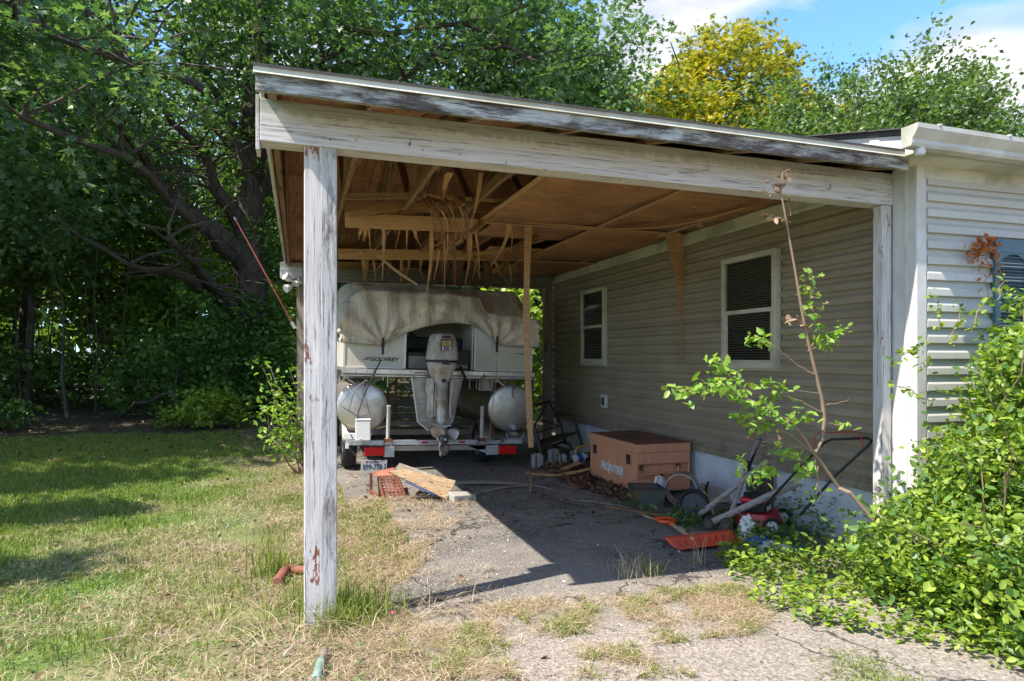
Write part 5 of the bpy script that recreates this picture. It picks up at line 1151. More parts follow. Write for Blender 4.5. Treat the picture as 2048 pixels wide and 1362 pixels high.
def crown(name, blobs, ncl, per, rad, size, mat, parent, shape='kite', tilt=.6, lo=.55, flat=.55, minz=.1, extra=None, cut=None):
    cl = clumps(blobs, ncl, lo)
    if extra is not None: cl = np.concatenate([cl, extra])
    p, cv = leafpts(cl, per, rad, flat); var = rng.uniform(0, 1, len(p))*.75+.12+cv
    if extra is not None: pass
    k = p[:, 2] > minz
    if cut is not None: k &= ~cut(p)
    return leaves(name, p[k], size, mat, parent, shape, tilt, .3, var[k])
def nocar(p):          # keep foliage out of the carport, the house and the camera's own space
    x, y, z = p[:, 0], p[:, 1], p[:, 2]
    return ((x > -.6) & (x < 14) & (y > 3.2) & (y < 11.6) & (z < 4.3)) | ((np.abs(x) < 1.2) & (y < 4) & (z < 4))

# -- the big oak behind the carport
oak = empty('oak_tree', (-1.4, 20.5, 0), 'huge spreading oak with thick ivy clad trunk left behind the carport', 'tree')
OB = Vector((-1.4, 20.5, 0)); b = MB()
limb(b, (0, 0, -.2), (.2, 0, 9), .55, .34, 12, .02, 10); limb(b, (.2, 0, 9), (.8, -.5, 17), .34, .08, 8)
tk = b.build('trunk', M['bark'], oak, smooth=True)
lb = MB(); tw = []
for (a, c, r0, r1) in (((0, 0, 2.9), P(260, 520, y=15)-OB, .24, .05), ((0, 0, 2.6), P(330, 470, y=14)-OB, .22, .06), ((.1, 0, 3.8), P(230, 230, y=17)-OB, .30, .07), ((.1, 0, 4.8), P(395, 290, y=19)-OB, .28, .10),
                       (P(395, 290, y=19)-OB, P(180, 0, y=16)-OB, .10, .05), ((.1, 0, 5.4), P(465, 240, y=20)-OB, .26, .12), (P(465, 240, y=20)-OB, P(330, 20, y=19)-OB, .12, .05), ((.2, 0, 7), P(700, 60, y=18)-OB, .2, .05), ((.2, 0, 6), P(900, 60, y=16)-OB, .2, .05),
                       (P(400, 175, y=15)-OB, P(0, 30, y=11)-OB, .10, .04), ((0, 0, 4.2), P(60, 240, y=12)-OB, .18, .05), (P(680, 50, y=17)-OB, P(1110, 130, y=15)-OB, .09, .03), ((.2, 0, 9), P(1000, 40, y=20)-OB, .15, .04)):
    pts = limb(lb, a, c, r0, r1, 8, .07, 9); tw += pts[4:]
for q in list(tw):
    for k in range(3):
        e = q+Vector((random.uniform(-1.8, 1.8), random.uniform(-1.8, 1.0), random.uniform(-.4, 1.3))); limb(lb, q, e, .035, .01, 4, .1, 4)
lb.build('limb', M['bark'], oak, smooth=True)['kind'] = 'stuff'
blobs = [((-9, 15.5, 8.2), (4.6, 5.5, 4.6), 5), ((-5.5, 12.5, 6.6), (3.6, 3.6, 2.6), 3.2), ((-4.2, 18, 10), (5, 5, 4), 4), ((-10, 11, 6.8), (3.6, 3.5, 2.8), 2.6), ((1, 17.5, 11), (4.5, 5, 3.8), 4), ((5, 17.5, 9.2), (4.6, 4, 4.2), 3.4), ((-5.2, 14.2, 5.0), (2.4, 2.8, 1.4), 1.1), ((-8, 16, 4.2), (4, 3.5, 1.1), 1.2), ((1.6, 21.5, 5.6), (3.2, 2.5, 3), 1.5), ((7.0, 19.5, 7.8), (3.0, 3, 4.2), 3.4), ((10.9, 24, 8.3), (2.4, 2.5, 3.9), 2.6), ((3, 22, 13), (7, 4, 4), 4), ((-4, 24, 12), (8, 4, 6), 4), ((-12, 19, 12), (5, 5, 5), 3)]
blobs = [((c[0]+1.4, c[1]-20.5, c[2]), r, w_) for c, r, w_ in blobs]
ocut = lambda p: nocar(p+np.array([-1.4, 20.5, 0])) | ((p[:, 0] > -2.6) & (p[:, 0] < 1.0) & (p[:, 1] < 0) & (p[:, 2] > 2.5) & (p[:, 2] < 9.0) & (rng.uniform(0, 1, len(p)) < .5))
crown('crown', blobs[:10], 3300, 26, .62, .19, M['oak_leaf'], oak, 'lobe', .6, .35, .6, 3.0, None, ocut)
crown('back_crown', blobs[9:], 2100, 22, .8, .26, M['oak_leaf'], oak, 'kite', .6, .3, .6, 3.0, None, ocut)
crown('ivy', [((0, 0, 2.6), (.85, .85, 3.3), 1), ((.1, 0, 6.0), (.7, .7, 2.5), .5)], 200, 30, .3, .13, M['ivy_leaf'], oak, 'kite', .8, .8)
# -- woodland trees: three kinds, copied
def small_tree(h, cr, ncl, lab, seed, leaf='wood_leaf', lean=0, low=.25, size=.24, bk='bark_g', r=.11, per=16, rad=.8, zsq=.38):
    random.seed(seed); o = empty('woodland_tree', (0, 0, 0), lab, 'tree', 'woodland trees behind the lawn'); b = MB()
    pts = limb(b, (0, 0, -.2), (lean, 0, h*.92), r, .02, 7, .025, 9)
    for k in range(9):
        q = pts[3+k % 6]; a = random.uniform(0, 6.3); limb(b, q, q+Vector((math.cos(a)*cr*.7, math.sin(a)*cr*.7, h*.12)), .035, .008, 4, .08, 4)
    b.build('trunk', M[bk], o, smooth=True)
    crown('crown', [((lean*.6, 0, h*(low+1)/2), (cr, cr, h*(1-low)/2), 1)], ncl, per, rad, size, M[leaf], o, 'kite', .7, .3, .6, .3)
    return o
def copy_tree(o, loc, rz, lab=None, sc=1):
    c = o.copy(); COL.objects.link(c); c.location = loc; c.rotation_euler = (0, 0, rz); c.scale = (sc, sc, sc)
    if lab: c['label'] = lab
    for ch_ in o.children:
        d = ch_.copy(); COL.objects.link(d); d.parent = c
    return c
T1 = small_tree(13, 2.6, 520, 'slim woodland tree with a high leafy crown in the shaded wood', 11, low=.22)
T2 = small_tree(9, 2.3, 420, 'slim woodland tree with a high leafy crown in the shaded wood', 12, low=.12, r=.07)
T3 = small_tree(15, 3.4, 620, 'slim woodland tree with a high leafy crown in the shaded wood', 13, low=.30, r=.16)
spots = [(-15,22,1),(-12.5,25,2),(-10.5,21.5,2),(-9,27,3),(-7.5,23,1),(-6.2,29,2),(-17,18,3),(-13.5,17.5,2),(-18,27,1),(-4.6,33,3),(-11,32,1),(-20,22,3),(-15,31,2),(-2,36,1),(1,32,3),(4,30,1),(-22,30,3),(-8,37,3),(3.5,36,3),(7,33,3),(10,30,1),(8.3,25,2),(-14,38,3),(-25,24,1),(13,34,3),(-19,13,2),(-16.5,10,3),(17,30,3),(22,28,3),(27,24,1),(-3,42,3),(-20,38,3),(30,18,3),(6,42,3)]
T = {1: T1, 2: T2, 3: T3}; used = set()
for i, (x, y_, k) in enumerate(spots):
    if k not in used: o = T[k]; used.add(k); o.location = (x, y_, 0)
    else: o = copy_tree(T[k], (x, y_, 0), random.uniform(0, 6), sc=random.uniform(.85, 1.15))
# understory stems and shrubs in the wood
b = MB()
for k in range(90):
    x = random.uniform(-22, 1); y_ = random.uniform(18, 34) 
    h = random.uniform(2.5, 6); limb(b, (x, y_, 0), (x+random.uniform(-.6, .6), y_, h), random.uniform(.02, .06), .01, 5, .04, 5)
tag(b.build('understory_stems', M['bark_g'], None, smooth=True), 'thin bare stems crowding the dark wood behind the lawn', 'undergrowth', kind='stuff')
def low_leaves(name, blobs, n, per, rad, size, mat, lab, cat, kind='stuff', shape='kite', lo=.3, cut=None, tilt=.6):
    o = crown(name, blobs, n, per, rad, size, mat, None, shape, tilt, lo, .6, .03, cut=cut); tag(o, lab, cat, kind=kind); return o
bl = [((random.uniform(-24, -1), random.uniform(19, 32), random.uniform(.4, 2.2)), (random.uniform(1.2, 2.6), random.uniform(1, 2), random.uniform(.7, 1.8)), 1) for k in range(46)]
bl += [((-7+k*.9, 27+random.uniform(0, 8), random.uniform(1, 3.5)), (1.8, 1.5, 2.0), 1.2) for k in range(9)] + [((x, 25+random.uniform(-2, 4), 1.2), (2.2, 1.5, 1.7), 1.2) for x in range(1, 14, 2)]
low_leaves('undergrowth', bl, 3300, 13, .55, .20, M['wood_leaf'], 'dense leafy undergrowth filling the shaded wood beyond the lawn', 'undergrowth')
bl = [((-1.4+random.uniform(-2.6, 2.8), 18+random.uniform(-.8, 2.5), random.uniform(.3, 2.8)), (.9, .8, .8), 1) for k in range(22)]
bl += [((random.uniform(.6, 4.4), random.uniform(14.6, 17.5), random.uniform(.3, 2.2)), (.9, .8, .9), 1.3) for k in range(12)]
low_leaves('ivy_thicket', bl, 900, 28, .4, .14, M['ivy_leaf'], 'ivy and brambles heaped round the oak trunk and behind the boat', 'thicket')
wl = MB()
def wallf(u, v):
    x = -60+130*u; return (x, 48+3*math.sin(u*30)+2*mn.noise(Vector((u*20, v*5, 0))), 9.5*v-.5+1.5*mn.noise(Vector((u*40, v*8, 3)))*v)
pts = np.array([wallf(a, c) for a, c in zip(rng.uniform(0, 1, 26000), rng.uniform(0, 1, 26000)**.8)]); o = leaves('far_wood', pts, 1.0, M['wood_leaf'], None, 'kite', 1.0, .4); tag(o, 'far dark wall of woodland closing the view', 'woodland', kind='stuff')
bl = [((random.uniform(-5.5, -1.2), random.uniform(24, 30), random.uniform(.5, 4.2)), (1.1, 1, 1.1), 1) for k in range(20)]
low_leaves('sun_tinted_thicket', bl, 620, 22, .5, .17, M['bush_leaf'], 'green thicket with sunlight put into its paler leaf colour left of the oak trunk', 'thicket')  # paler leaf material stands in for sun falling in the clearing
# shrubs at the edge of the lawn
for i, (x, y_, w_, h, lab) in enumerate(((-8.6, 14.6, 1.3, .9, 'low bright shrub at the left edge of the lawn'), (-6.3, 16.2, 1.1, .7, 'second low shrub where the wood meets the lawn'), (-1.9, 15.6, .9, .8, 'small shrub beside the path into the wood'), (-11, 15.5, 1.6, 1.5, 'dark rounded shrub furthest left by the wood'))):
    o = empty('shrub', (x, y_, 0), lab, 'shrub', 'shrubs along the edge of the wood'); crown('foliage', [((0, 0, h*.45), (w_, w_*.8, h*.55), 1)], 60, 34, .3, .11, M['ivy_leaf'] if i != 2 else M['bush_leaf'], o, 'kite', .6, .3)
    b = MB(); [limb(b, (0, 0, 0), (random.uniform(-.5, .5)*w_, random.uniform(-.4, .4), h*.7), .02, .006, 4) for _ in range(6)]; b.build('stem', M['bark_g'], o)['kind'] = 'stuff'
# yellow-green maple and the upright green trees above the roof
mp = empty('maple_tree', (13.9, 19.5, 0), 'rounded tree turning yellow green behind the roof', 'tree'); b = MB(); limb(b, (0, 0, 0), (-.2, 0, 8.5), .28, .1, 8, .03)
for k in range(26):
    a = random.uniform(0, 6.3); z = random.uniform(4.5, 8.5); limb(b, (0, 0, z-1), (math.cos(a)*3.6, math.sin(a)*3.2, z+random.uniform(.5, 3)), .09, .015, 5, .08, 6)
b.build('trunk', M['bark'], mp, smooth=True)
crown('crown', [((0, 0, 8.0), (4.1, 3.6, 3.9), 4), ((-3.0, -1.2, 7.0), (2.5, 2.2, 3.2), 1.9), ((3.4, .5, 7.4), (2.6, 2.4, 3.0), 1.8), ((.1, 0, 10.6), (2.5, 2.2, 2.1), 1.2)], 1200, 44, .45, .18, M['yellow_leaf'], mp, 'lobe', .6, .55, .55)
crown('inner_crown', [((0, .3, 6.8), (4.9, 3.4, 4.0), 4)], 520, 36, .6, .16, M['pear_leaf'], mp, 'kite', .6, .3, .55)
def pear(loc, lab, h, w_, ns, seed):
    random.seed(seed); o = empty('pear_tree', loc, lab, 'tree', 'upright green trees behind the house roof'); b = MB(); ex = []
    limb(b, (0, 0, 0), (0, 0, h*.6), .2, .1, 8, .02)
    for k in range(ns):
        a = random.uniform(0, 6.3); r_ = w_*random.uniform(.1, 1)**.7; top = Vector((math.cos(a)*r_, math.sin(a)*r_*.8, h*random.uniform(.78, 1.0)*(1-.25*(r_/w_)**2)))
        pts = limb(b, (0, 0, h*.25), top, .05, .008, 4, .03, 9)
        for i in range(3, 10):
            for _ in range(3): q = pts[i]; ex.append((q.x+random.gauss(0, .22), q.y+random.gauss(0, .22), q.z+random.uniform(-.3, .1)))
    b.build('trunk', M['bark_g'], o, smooth=True)
    crown('crown', [((0, 0, h*.44), (w_*1.1, w_, h*.40), 1)], 520, 26, .42, .14, M['pear_leaf'], o, 'kite', .8, .3, .8, .3, np.array(ex)); return o
pear((18.0, 17.5, 0), 'upright green tree behind the right hand pair above the gutter', 11.6, 3.0, 40, 8); pear((13.0, 14.8, 0), 'upright green tree left of the tallest one above the house', 9.6, 2.3, 36, 3); pear((16.2, 14.2, 0), 'tallest upright green tree at the right above the gutter', 10.6, 2.6, 40, 4); pear((19.4, 15.0, 0), 'upright green tree at the far right edge above the house', 10.2, 2.4, 30, 5); pear((14.2, 17.5, 0), 'upright green tree half hidden behind the others above the roof', 9.6, 2.8, 34, 6)
# tree beyond the left edge of the frame whose shade falls on the lawn
sh_ = empty('shade_tree', (-9.5, 5.2, 0), 'lawn tree beyond the left edge casting shade on the grass', 'tree'); b = MB(); limb(b, (0, 0, 0), (0, 0, 6), .25, .1, 8); b.build('trunk', M['bark'], sh_, smooth=True)
crown('crown', [((1.0, 1.2, 6.2), (2.8, .45, .7), 1.2), ((1.6, -.7, 5.6), (2.9, .3, .6), 1.), ((.2, 3, 6.8), (3.6, .8, .9), 1.3)], 330, 30, .42, .2, M['oak_leaf'], sh_, 'kite')

# magnolia-like bush seen through the gap at the rear right corner
mg = empty('glossy_bush', (4.3, 13.2, 0), 'bright glossy leaved bush seen past the rear post', 'bush'); crown('foliage', [((-.1, 0, 1.6), (.8, .7, 1.6), 1)], 90, 26, .35, .16, M['bush_leaf'], mg, 'oval', .7, .4)
b = MB(); [limb(b, (0, 0, 0), (random.uniform(-.6, .6), 0, 2.4), .03, .01, 5) for _ in range(5)]; b.build('stem', M['bark_g'], mg)['kind'] = 'stuff'
# young shrub beside the left posts
ls = empty('young_shrub', (.0, 9.3, 0), 'pale leafy young shrub growing beside the left posts', 'shrub'); b = MB(); lp = []
for k in range(13):
    a = random.uniform(-2.6, 3.0); top = Vector((-.45*random.random()-.05+.15*math.cos(a), random.uniform(-.5, .5), random.uniform(.5, 1.75))); pts = limb(b, (random.uniform(-.1, .2), 0, 0), top, .012, .004, 4, .1, 7)
    for q in pts[2:]:
        for _ in range(7): lp.append((q.x+random.gauss(0, .08), q.y+random.gauss(0, .08), q.z+random.gauss(0, .06)))
b.build('stem', M['twig'], ls)['kind'] = 'stuff'; leaves('foliage', lp, .075, M['sap_leaf'], ls, 'oval', .6)
bl_ = MB(); fallen = empty('fallen_branch', P(330, 815, z=0), 'bare fallen branch lying at the edge of the wood', 'branch'); limb(bl_, P(240, 832, z=.05)-P(330, 815, z=0), P(352, 785, z=.9)-P(330, 815, z=0), .05, .02, 6, .05); limb(bl_, P(300, 830, z=.1)-P(330, 815, z=0), P(325, 800, z=.5)-P(330, 815, z=0), .03, .01, 5, .05); bl_.build('limb', M['bark'], fallen, smooth=True)

# ---------------------------------------------------------------- sapling in front of the carport
sp = empty('sapling', (3.55, 3.55, 0), 'spindly sapling with bright green leaves in front of the siding wall', 'sapling'); b = MB(); lp = []; dl = []; O0 = Vector((3.55, 3.55, 0))
q = lambda a, c, y_=3.6: P(1340+a/2.961, 540+c/2.961, y=y_)-O0
tr_ = [P(1745, 1040, y=3.4)-O0, P(1700, 985, y=3.45)-O0, q(1000,1290), q(900,1150), q(855,1090), q(900,1010), q(915,880), q(900,770), q(860,600), q(800,350), q(765,150), q(740,0), P(1574, 450, y=3.6)-O0, P(1562, 385, y=3.6)-O0, P(1565, 345, y=3.6)-O0, P(1580, 338, y=3.6)-O0, P(1584, 350, y=3.6)-O0]
rr = [.012, .012, .012, .012, .0115, .0105, .0125, .0115, .0105, .0095, .0085, .0075, .0065, .005, .004, .003, .002]
b.tube(tr_, rr, 8)
def br(pts, r0, lv=0, y_=3.6, dy=0, every=1, sz=1):
    pp = []
    for i, (a, c) in enumerate(pts): pp.append(q(a, c, y_+dy*i/len(pts)))
    fine_ = []
    for i in range(len(pp)-1):
        for k in range(4): fine_.append(pp[i].lerp(pp[i+1], k/4)+Vector((random.gauss(0, .003), 0, random.gauss(0, .003))))
    fine_.append(pp[-1]); b.tube(fine_, [r0*(1-.75*i/len(fine_)) for i in range(len(fine_))], 6)
    if lv:
        for p_ in fine_[int(len(fine_)*(1-lv)):]:
            for _ in range(every): lp.append(tuple(p_+Vector((random.gauss(0, .022), random.gauss(0, .04), random.gauss(0, .022)))))
br([(855,1090),(780,980),(720,900),(600,840),(520,790),(400,740),(310,680),(200,670)], .013, .75, dy=-.15, every=7)
br([(420,760),(330,700),(180,715),(60,705),(20,720)], .005, .9, every=4); br([(480,730),(400,670),(340,620),(290,570),(255,520)], .005, .7, every=4)
br([(850,1085),(720,980),(560,900),(430,880),(400,870)], .007, .6, dy=-.1, every=2); br([(770,1055),(650,1040),(560,960),(520,920),(440,890)], .006, .5, every=3)
br([(910,850),(800,790),(680,740),(620,700),(560,690)], .006, .45, every=5); br([(880,730),(760,712),(690,718)], .004, .2, every=1); br([(860,620),(760,570),(710,530),(650,470),(580,440),(520,400),(470,400)], .006, .35, every=4)
br([(820,480),(860,420),(855,300),(830,150),(845,20)], .005, .75, every=4); br([(820,480),(900,440),(950,380),(1000,350)], .004, .8, every=5); br([(790,310),(740,290),(700,320)], .003, 0)
br([(915,795),(1000,790),(1060,765)], .004, 0); br([(915,905),(1000,915),(1066,910)], .005, .5, every=2); br([(740,920),(740,760)], .003, .4, every=2); br([(880,1160),(870,1240),(900,1362)], .006, .3, every=2); br([(855,1100),(880,1230),(850,1362)], .005, .3, every=2)
br([(900,950),(820,880),(790,820)], .004, .5, every=3); br([(640,1060),(680,1090),(700,1080)], .003, .8, every=4); br([(800,1110),(780,1180),(800,1200)], .003, .8, every=4); br([(600,1200),(560,1180),(500,1250)], .003, .9, every=4); br([(440,1180),(420,1140)], .002, .9, every=3)
for a, c in ((1545,365),(1540,385),(1553,382),(1566,368),(1572,350),(1535,432),(1548,436),(1562,440),(1555,352),(1577,398)):
    for _ in range(3): dl.append(tuple(P(a+random.uniform(-5, 5), c+random.uniform(-4, 4), y=3.6)-O0))
for a, c in ((700,310),(720,300),(740,290),(900,205),(860,160),(500,970),(560,1020),(800,325),(690,1010),(480,980)):
    for _ in range(3): dl.append(tuple(q(a, c)+Vector((random.gauss(0, .012), 0, random.gauss(0, .012)))))
b.tube([P(1576, 398, y=3.6)-O0, P(1582, 432, y=3.6)-O0], .002, 4); b.tube([P(1583, 445, y=3.6)-O0, P(1560, 437, y=3.6)-O0, P(1540, 430, y=3.6)-O0], .002, 4)
b.build('stem', M['twig'], sp, smooth=True); leaves('foliage', lp, .052, M['sap_leaf'], sp, 'oval', .8); leaves('withered_leaves', dl, .05, M['dry_leaf'], sp, 'oval', .9)

# ---------------------------------------------------------------- the big bush at the right and its runners
bu = empty('overgrown_bush', (4.4, 3.0, 0), 'large overgrown bright green bush against the front siding', 'bush'); O0 = Vector((4.4, 3.0, 0))
blobs = [((4.75, 3.05, .95), (.75, .55, .95), 5), ((4.2, 3.1, .62), (.5, .5, .58), 3), ((5.2, 2.9, 1.15), (.6, .6, .75), 3), ((4.2, 2.55, .35), (.8, .6, .42), 3), ((3.75, 3.1, .32), (.5, .55, .36), 2.2), ((3.75, 2.6, .22), (.5, .45, .26), 1.8), ((4.8, 3.2, 1.62), (.32, .3, .38), .8), ((4.45, 3.25, 1.25), (.28, .28, .4), .6)]
blobs = [((c[0]-4.4, c[1]-3.0, c[2]), r, w_) for c, r, w_ in blobs]
crown('large_foliage', blobs, 220, 12, .14, .062, M['bush_leaf'], bu, 'oval', .8, .75, .8, .03, None, lambda p: (p[:, 1]+3.0 > 3.70) & (p[:, 0]+4.4 > 3.9))
crown('foliage', blobs, 1700, 22, .10, .045, M['bush_leaf'], bu, 'oval', .85, .6, .8, .03, None, lambda p: (p[:, 1]+3.0 > 3.70) & (p[:, 0]+4.4 > 3.9) & (p[:, 2] > 0))
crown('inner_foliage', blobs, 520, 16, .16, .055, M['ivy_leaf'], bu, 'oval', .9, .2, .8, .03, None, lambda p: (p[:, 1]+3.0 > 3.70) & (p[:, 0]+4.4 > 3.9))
b = MB(); ex = []
for k in range(130):
    c = random.choice(blobs); a = random.uniform(0, 6.3); t_ = random.uniform(.7, 1.25)
    e = Vector((c[0][0]+math.cos(a)*c[1][0]*t_, c[0][1]-abs(math.sin(a))*c[1][1]*t_, c[0][2]+c[1][2]*random.uniform(.3, 1.15)*t_*.8)); s0 = Vector((random.uniform(-.4, .5), random.uniform(-.2, .3), 0))
    if e.y+3 > 3.65: continue
    pts = limb(b, s0, e, .009, .0035, 4, .08, 7)
    for p_ in pts[5:]:
        for _ in range(4): ex.append(tuple(p_+Vector((random.gauss(0, .03), random.gauss(0, .03), random.gauss(0, .03)))))
for a, c, e_ in ((1850,740,(1845,680)),(1900,690,(1925,610)),(1950,650,(1985,585)),(1995,600,(2010,560)),(1840,700,(1790,715)),(1880,650,(1868,588)),(1860,800,(1780,770))):
    s0 = P(a, c, y=3.45)-O0; e = P(e_[0], e_[1], y=3.5)-O0; pts = limb(b, s0, e, .004, .002, 4, .08, 6)
    for p_ in pts:
        for _ in range(3): ex.append(tuple(p_+Vector((random.gauss(0, .02), random.gauss(0, .02), random.gauss(0, .02)))))
b.build('stem', M['twig'], bu, smooth=True)['kind'] = 'stuff'; leaves('shoot_leaves', ex, .045, M['bush_leaf'], bu, 'oval', .8)
dd = []
for k in range(110):
    px = 1975+random.gauss(0, 1)*14; py = 480+abs(random.gauss(0, 1))*34+(8 if px < 1960 else 0)
    dd.append(tuple(P(px+18*math.sin(py/14), py, y=3.68)-O0))
leaves('dead_leaves', dd, .045, M['orange_leaf'], bu, 'oval', 1.2)
b = MB(); b.tube([P(2005, 478, y=3.69)-O0, P(1990, 505, y=3.68)-O0, P(1996, 540, y=3.68)-O0, P(1970, 560, y=3.67)-O0, P(1985, 620, y=3.6)-O0], .003, 4); b.build('dead_stem', M['twig'], bu)
def irr(x, y_, seed): return nz(x, y_, 1.5, seed)*.7+nz(x, y_, 5.5, seed+3)*.75+nz(x, y_, 16, seed+5)*.5
def region(n, poly): 
    P_ = np.array(poly); lo_ = P_.min(0); hi = P_.max(0); x = rng.uniform(lo_[0], hi[0], n); y_ = rng.uniform(lo_[1], hi[1], n); k = inpoly(x, y_, poly); return x[k], y_[k]
vp = [(P(a, c, z=0).x, P(a, c, z=0).y) for a, c in ((1470,1100),(1430,1120),(1480,1180),(1500,1215),(1600,1250),(1720,1275),(1850,1300),(1960,1330),(2048,1362),(2300,1362),(2300,1150),(1800,1120),(1600,1110),(1520,1105))]
x, y_ = region(15000, vp); d_ = nz(x, y_, 3.0, 2); k = rng.uniform(-.5, .5, len(x)) < d_+.28; x, y_ = x[k], y_[k]
z = np.abs(rng.normal(.05, .05, len(x)))+.02
o = leaves('ground_vines', np.stack([x, y_, z], 1), .044, M['bush_leaf'], None, 'oval', .45); tag(o, 'bright green runner vines creeping over the asphalt before the bush', 'vines', kind='stuff')
vp2 = [(P(a, c, z=0).x, P(a, c, z=0).y) for a, c in ((1220,1020),(1300,1035),(1345,1062),(1400,1070),(1470,1085),(1500,1100),(1650,1110),(1750,1075),(1720,1030),(1600,1010),(1500,1040),(1420,1040),(1360,1020))]
x, y_ = region(9000, vp2); d_ = nz(x, y_, 4.0, 8); k = rng.uniform(-.5, .5, len(x)) < d_-.22+.22*(y_ < 5.0)+.2*(y_ < 4.6); x, y_ = x[k], y_[k]; z = np.abs(rng.normal(.05, .05, len(x)))*(1+1.6*(x > 3.9))+.02
o = leaves('wall_vines', np.stack([x, y_, z], 1), .045, M['ivy_leaf'], None, 'oval', .5); tag(o, 'dark green vines growing through the tools and mower by the foundation', 'vines', kind='stuff')
x, y_ = region(2600, [(-.5, 2.2), (3.2, 2.2), (4.1, 4.5), (4.1, 8), (.6, 8), (.2, 5)]); o = leaves('pebbles', np.stack([x, y_, rng.uniform(.006, .014, len(x))], 1), .02, M['pebble'], None, 'oval', .3); tag(o, 'small loose stones and grit on the asphalt', 'gravel', kind='stuff')
x, y_ = region(380, [(-6, 2), (1.2, 2), (1.2, 9), (-7, 9)]); o = leaves('lawn_litter', np.stack([x, y_, rng.uniform(.02, .05, len(x))], 1), .045, M['litter'], None, 'oval', .5); tag(o, 'few brown dead leaves scattered on the lawn', 'leaf litter', kind='stuff')
# ---------------------------------------------------------------- litter, straw, grass
def scat(n, poly, dens=None, off=0, th=0, sc=2.5, seed=1):
    x, y_ = region(n, poly); k = nz(x, y_, sc, seed)+rng.uniform(-.35, .35, len(x)) > th; return x[k], y_[k]
lit = [(P(a, c, z=0).x, P(a, c, z=0).y) for a, c in ((1085,932),(1180,935),(1262,1000),(1245,1008),(1150,975),(1080,945))]
x, y_ = region(3000, lit); o = leaves('leaf_litter', np.stack([x, y_, rng.uniform(.01, .05, len(x))], 1), .06, M['litter'], None, 'kite', .5); tag(o, 'brown dead leaf litter heaped beside the job box', 'leaf litter', kind='stuff')
x, y_ = region(700, [(.6, 5.5), (4.2, 5.3), (4.2, 11.5), (.6, 11.5)]); o = leaves('scattered_litter', np.stack([x, y_, rng.uniform(.01, .03, len(x))], 1), .05, M['litter'], None, 'kite', .4); tag(o, 'scattered dead leaves on the carport floor', 'leaf litter', kind='stuff')
x, y_ = region(5000, [(-9, 10), (1, 11.8), (-1, 18), (-14, 18)]); o = leaves('wood_edge_litter', np.stack([x, y_, rng.uniform(.01, .04, len(x))], 1), .07, M['litter'], None, 'kite', .4); tag(o, 'dead leaves on the bare shaded earth at the lawn edge', 'leaf litter', kind='stuff')
lawn = [(-.1, 1.6), (.25, 3.2), (.5, 6.5), (.35, 11.5), (-.3, 14), (-14, 15), (-16, 9), (-5, 1.6)]
def density(x, y_):   # bare earth and straw near the carport, green further left
    return nz(x, y_, .8, 4)*.6+nz(x, y_, 3.2, 9)*.5-np.clip((x+1.7)*.26, -.5, .42)-np.clip((y_-11)*.12, 0, .6)
def vis(x, y_): return np.hypot(x, y_)
# near and middle lawn blades
N = 420000; r_ = rng.uniform(0, 1, N)**.62; yy_ = 1.9+13*r_; xx = -.75*yy_+rng.uniform(0, 1, N)*(.75*yy_+1.25)-.25
dn = density(xx[:], yy_[:]); k = (dn+rng.uniform(-.35, .45, N) > -.08); ondrive = inpoly(xx, yy_, drive_poly); k &= ~ondrive
x, y_ = xx[k], yy_[k]; o = blades('lawn_grass', np.stack([x, y_, np.zeros(len(x))], 1), .048, .007, M['blade'], .55, .6); o.scale = (1, 1, 1); tag(o, 'mown green lawn with dry patches left of the carport', 'grass', kind='stuff')
N = 190000; r_ = rng.uniform(0, 1, N)**.8; yy_ = 1.9+9*r_; xx = -.75*yy_+rng.uniform(0, 1, N)*(.75*yy_+1.3)
k = nz(xx, yy_, 1.7, 21)*1.2+np.clip((xx+1.3)*.36, -.7, .30)-np.clip((yy_-6)*.2, 0, .5)*(xx < -.3)+rng.uniform(-.4, .4, N) > .0; k &= ~(inpoly(xx, yy_, drive_poly) & (rng.uniform(0, 1, N) > .10))
x, y_ = xx[k], yy_[k]; o = blades('dry_straw', np.stack([x, y_, rng.uniform(.005, .03, len(x))], 1), .075, .0035, M['straw'], .6, .6, flat=.7); tag(o, 'pale dry straw lying over the soil round the front post', 'straw', kind='stuff')
N = 42000; yy_ = 2+11*rng.uniform(0, 1, N)**.7; xx = -.75*yy_+rng.uniform(0, 1, N)*(.75*yy_+1.1); k = (nz(xx, yy_, 1.1, 61)+rng.uniform(-.25, .25, N) > .02) & ~inpoly(xx, yy_, drive_poly); x, y_ = xx[k], yy_[k]
o = leaves('lawn_clover', np.stack([x, y_, rng.uniform(.008, .04, len(x))], 1), .026, M['ivy_leaf'], None, 'kite', .4); tag(o, 'small broad leaved weeds and clover spread through the lawn', 'weeds', kind='stuff')
# straw and weeds on the near asphalt
near = [(P(a, c, z=0).x, P(a, c, z=0).y) for a, c in ((760,1250),(1100,1200),(1480,1175),(1560,1235),(1500,1275),(1250,1300),(1400,1362),(760,1362))]
x, y_ = region(60000, near); k = irr(x, y_, 31)+rng.uniform(-.3, .3, len(x)) > .08; x, y_ = x[k], y_[k]
o = blades('asphalt_straw', np.stack([x, y_, rng.uniform(.01, .03, len(x))], 1), .075, .0032, M['straw'], .6, .6, flat=.8); tag(o, 'dry straw matted on the near asphalt', 'straw', kind='stuff')
k = irr(x, y_, 41)+rng.uniform(-.15, .15, len(x)) > .10; x, y_ = x[k], y_[k]; o = blades('asphalt_grass', np.stack([x, y_, np.full(len(x), .01)], 1), .055, .006, M['blade'], .8, .5, flat=.3); tag(o, 'tufts of green grass growing through the near asphalt', 'grass', kind='stuff')
sc_ = [(.6, 5.6), (1.9, 4.9), (2.2, 3.4), (.6, 3.2)]
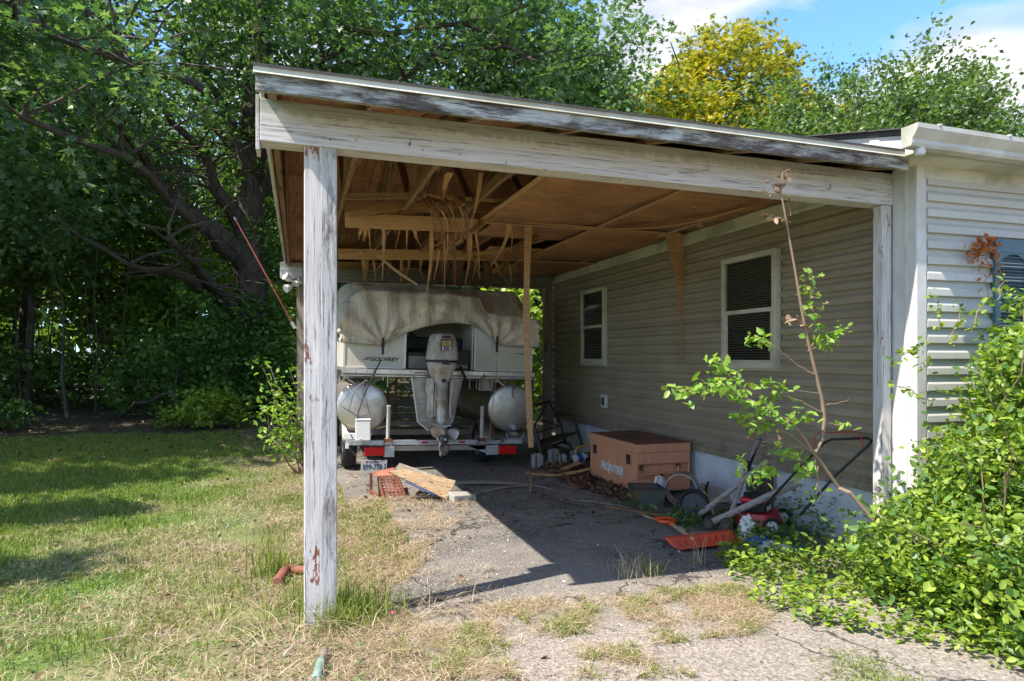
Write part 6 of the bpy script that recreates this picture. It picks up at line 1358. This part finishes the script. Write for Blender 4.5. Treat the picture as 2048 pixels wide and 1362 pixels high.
x, y_ = region(26000, [(P(a, c, z=0).x, P(a, c, z=0).y) for a, c in ((700,1000),(800,985),(960,1010),(900,1060),(860,1100),(880,1150),(980,1140),(940,1175),(820,1190),(700,1180))]); k = irr(x, y_, 51)+rng.uniform(-.25, .25, len(x)) > -.02; x, y_ = x[k], y_[k]
o = blades('edge_straw', np.stack([x, y_, rng.uniform(.01, .03, len(x))], 1), .07, .0035, M['straw'], .6, .6, flat=.7); tag(o, 'straw and dry grass invading the crumbled asphalt edge', 'straw', kind='stuff')
# tall tufts: round the post, weeds on the asphalt line
def tuft(name, px, py, n, h, sp_, lab, m='blade', lean=.5, w_=.006, flat=0):
    c = P(px, py, z=0); pts = np.stack([c.x+rng.normal(0, sp_, n), c.y+rng.normal(0, sp_, n), np.zeros(n)], 1)-np.array([c.x, c.y, 0]); o = blades(name, pts, h, w_, M[m], lean, .5, None, flat); o.location = (c.x, c.y, 0); tag(o, lab, 'grass'); o['kind'] = 'stuff'
tuft('grass_tuft', 665, 1245, 420, .20, .10, 'tall green grass tuft in front of the front post'); tuft('grass_tuft', 725, 1235, 420, .17, .12, 'grass tuft right of the front post foot'); tuft('grass_tuft', 540, 1150, 120, .26, .07, 'tall blades left of the front post by the clay pipe')
tuft('grass_tuft', 1270, 1155, 60, .20, .06, 'spiky pale weed on the shadow line in mid asphalt', 'straw', .8, .004); tuft('grass_tuft', 1300, 1150, 40, .16, .05, 'spiky green weed on the shadow line right of the pale one', 'blade', .9, .005); tuft('grass_tuft', 1395, 1130, 14, .2, .02, 'thin single weed rising before the shovel blade', 'straw', .6, .004)
tuft('grass_tuft', 1740, 1350, 420, .055, .11, 'low green tuft at the lower right before the bush', lean=1.1, flat=.3); tuft('grass_tuft', 620, 1215, 200, .16, .08, 'grass tuft at the left foot of the front post')
N = 520; c = P(690, 1270, z=0); pts = np.stack([c.x+rng.normal(0, .45, N), c.y+rng.normal(0, .25, N), rng.uniform(.02, .07, N)], 1); o = blades('long_straw', pts, .26, .0035, M['straw'], .5, .6, flat=.8); tag(o, 'long dry stalks fallen round the front post', 'straw', kind='stuff')
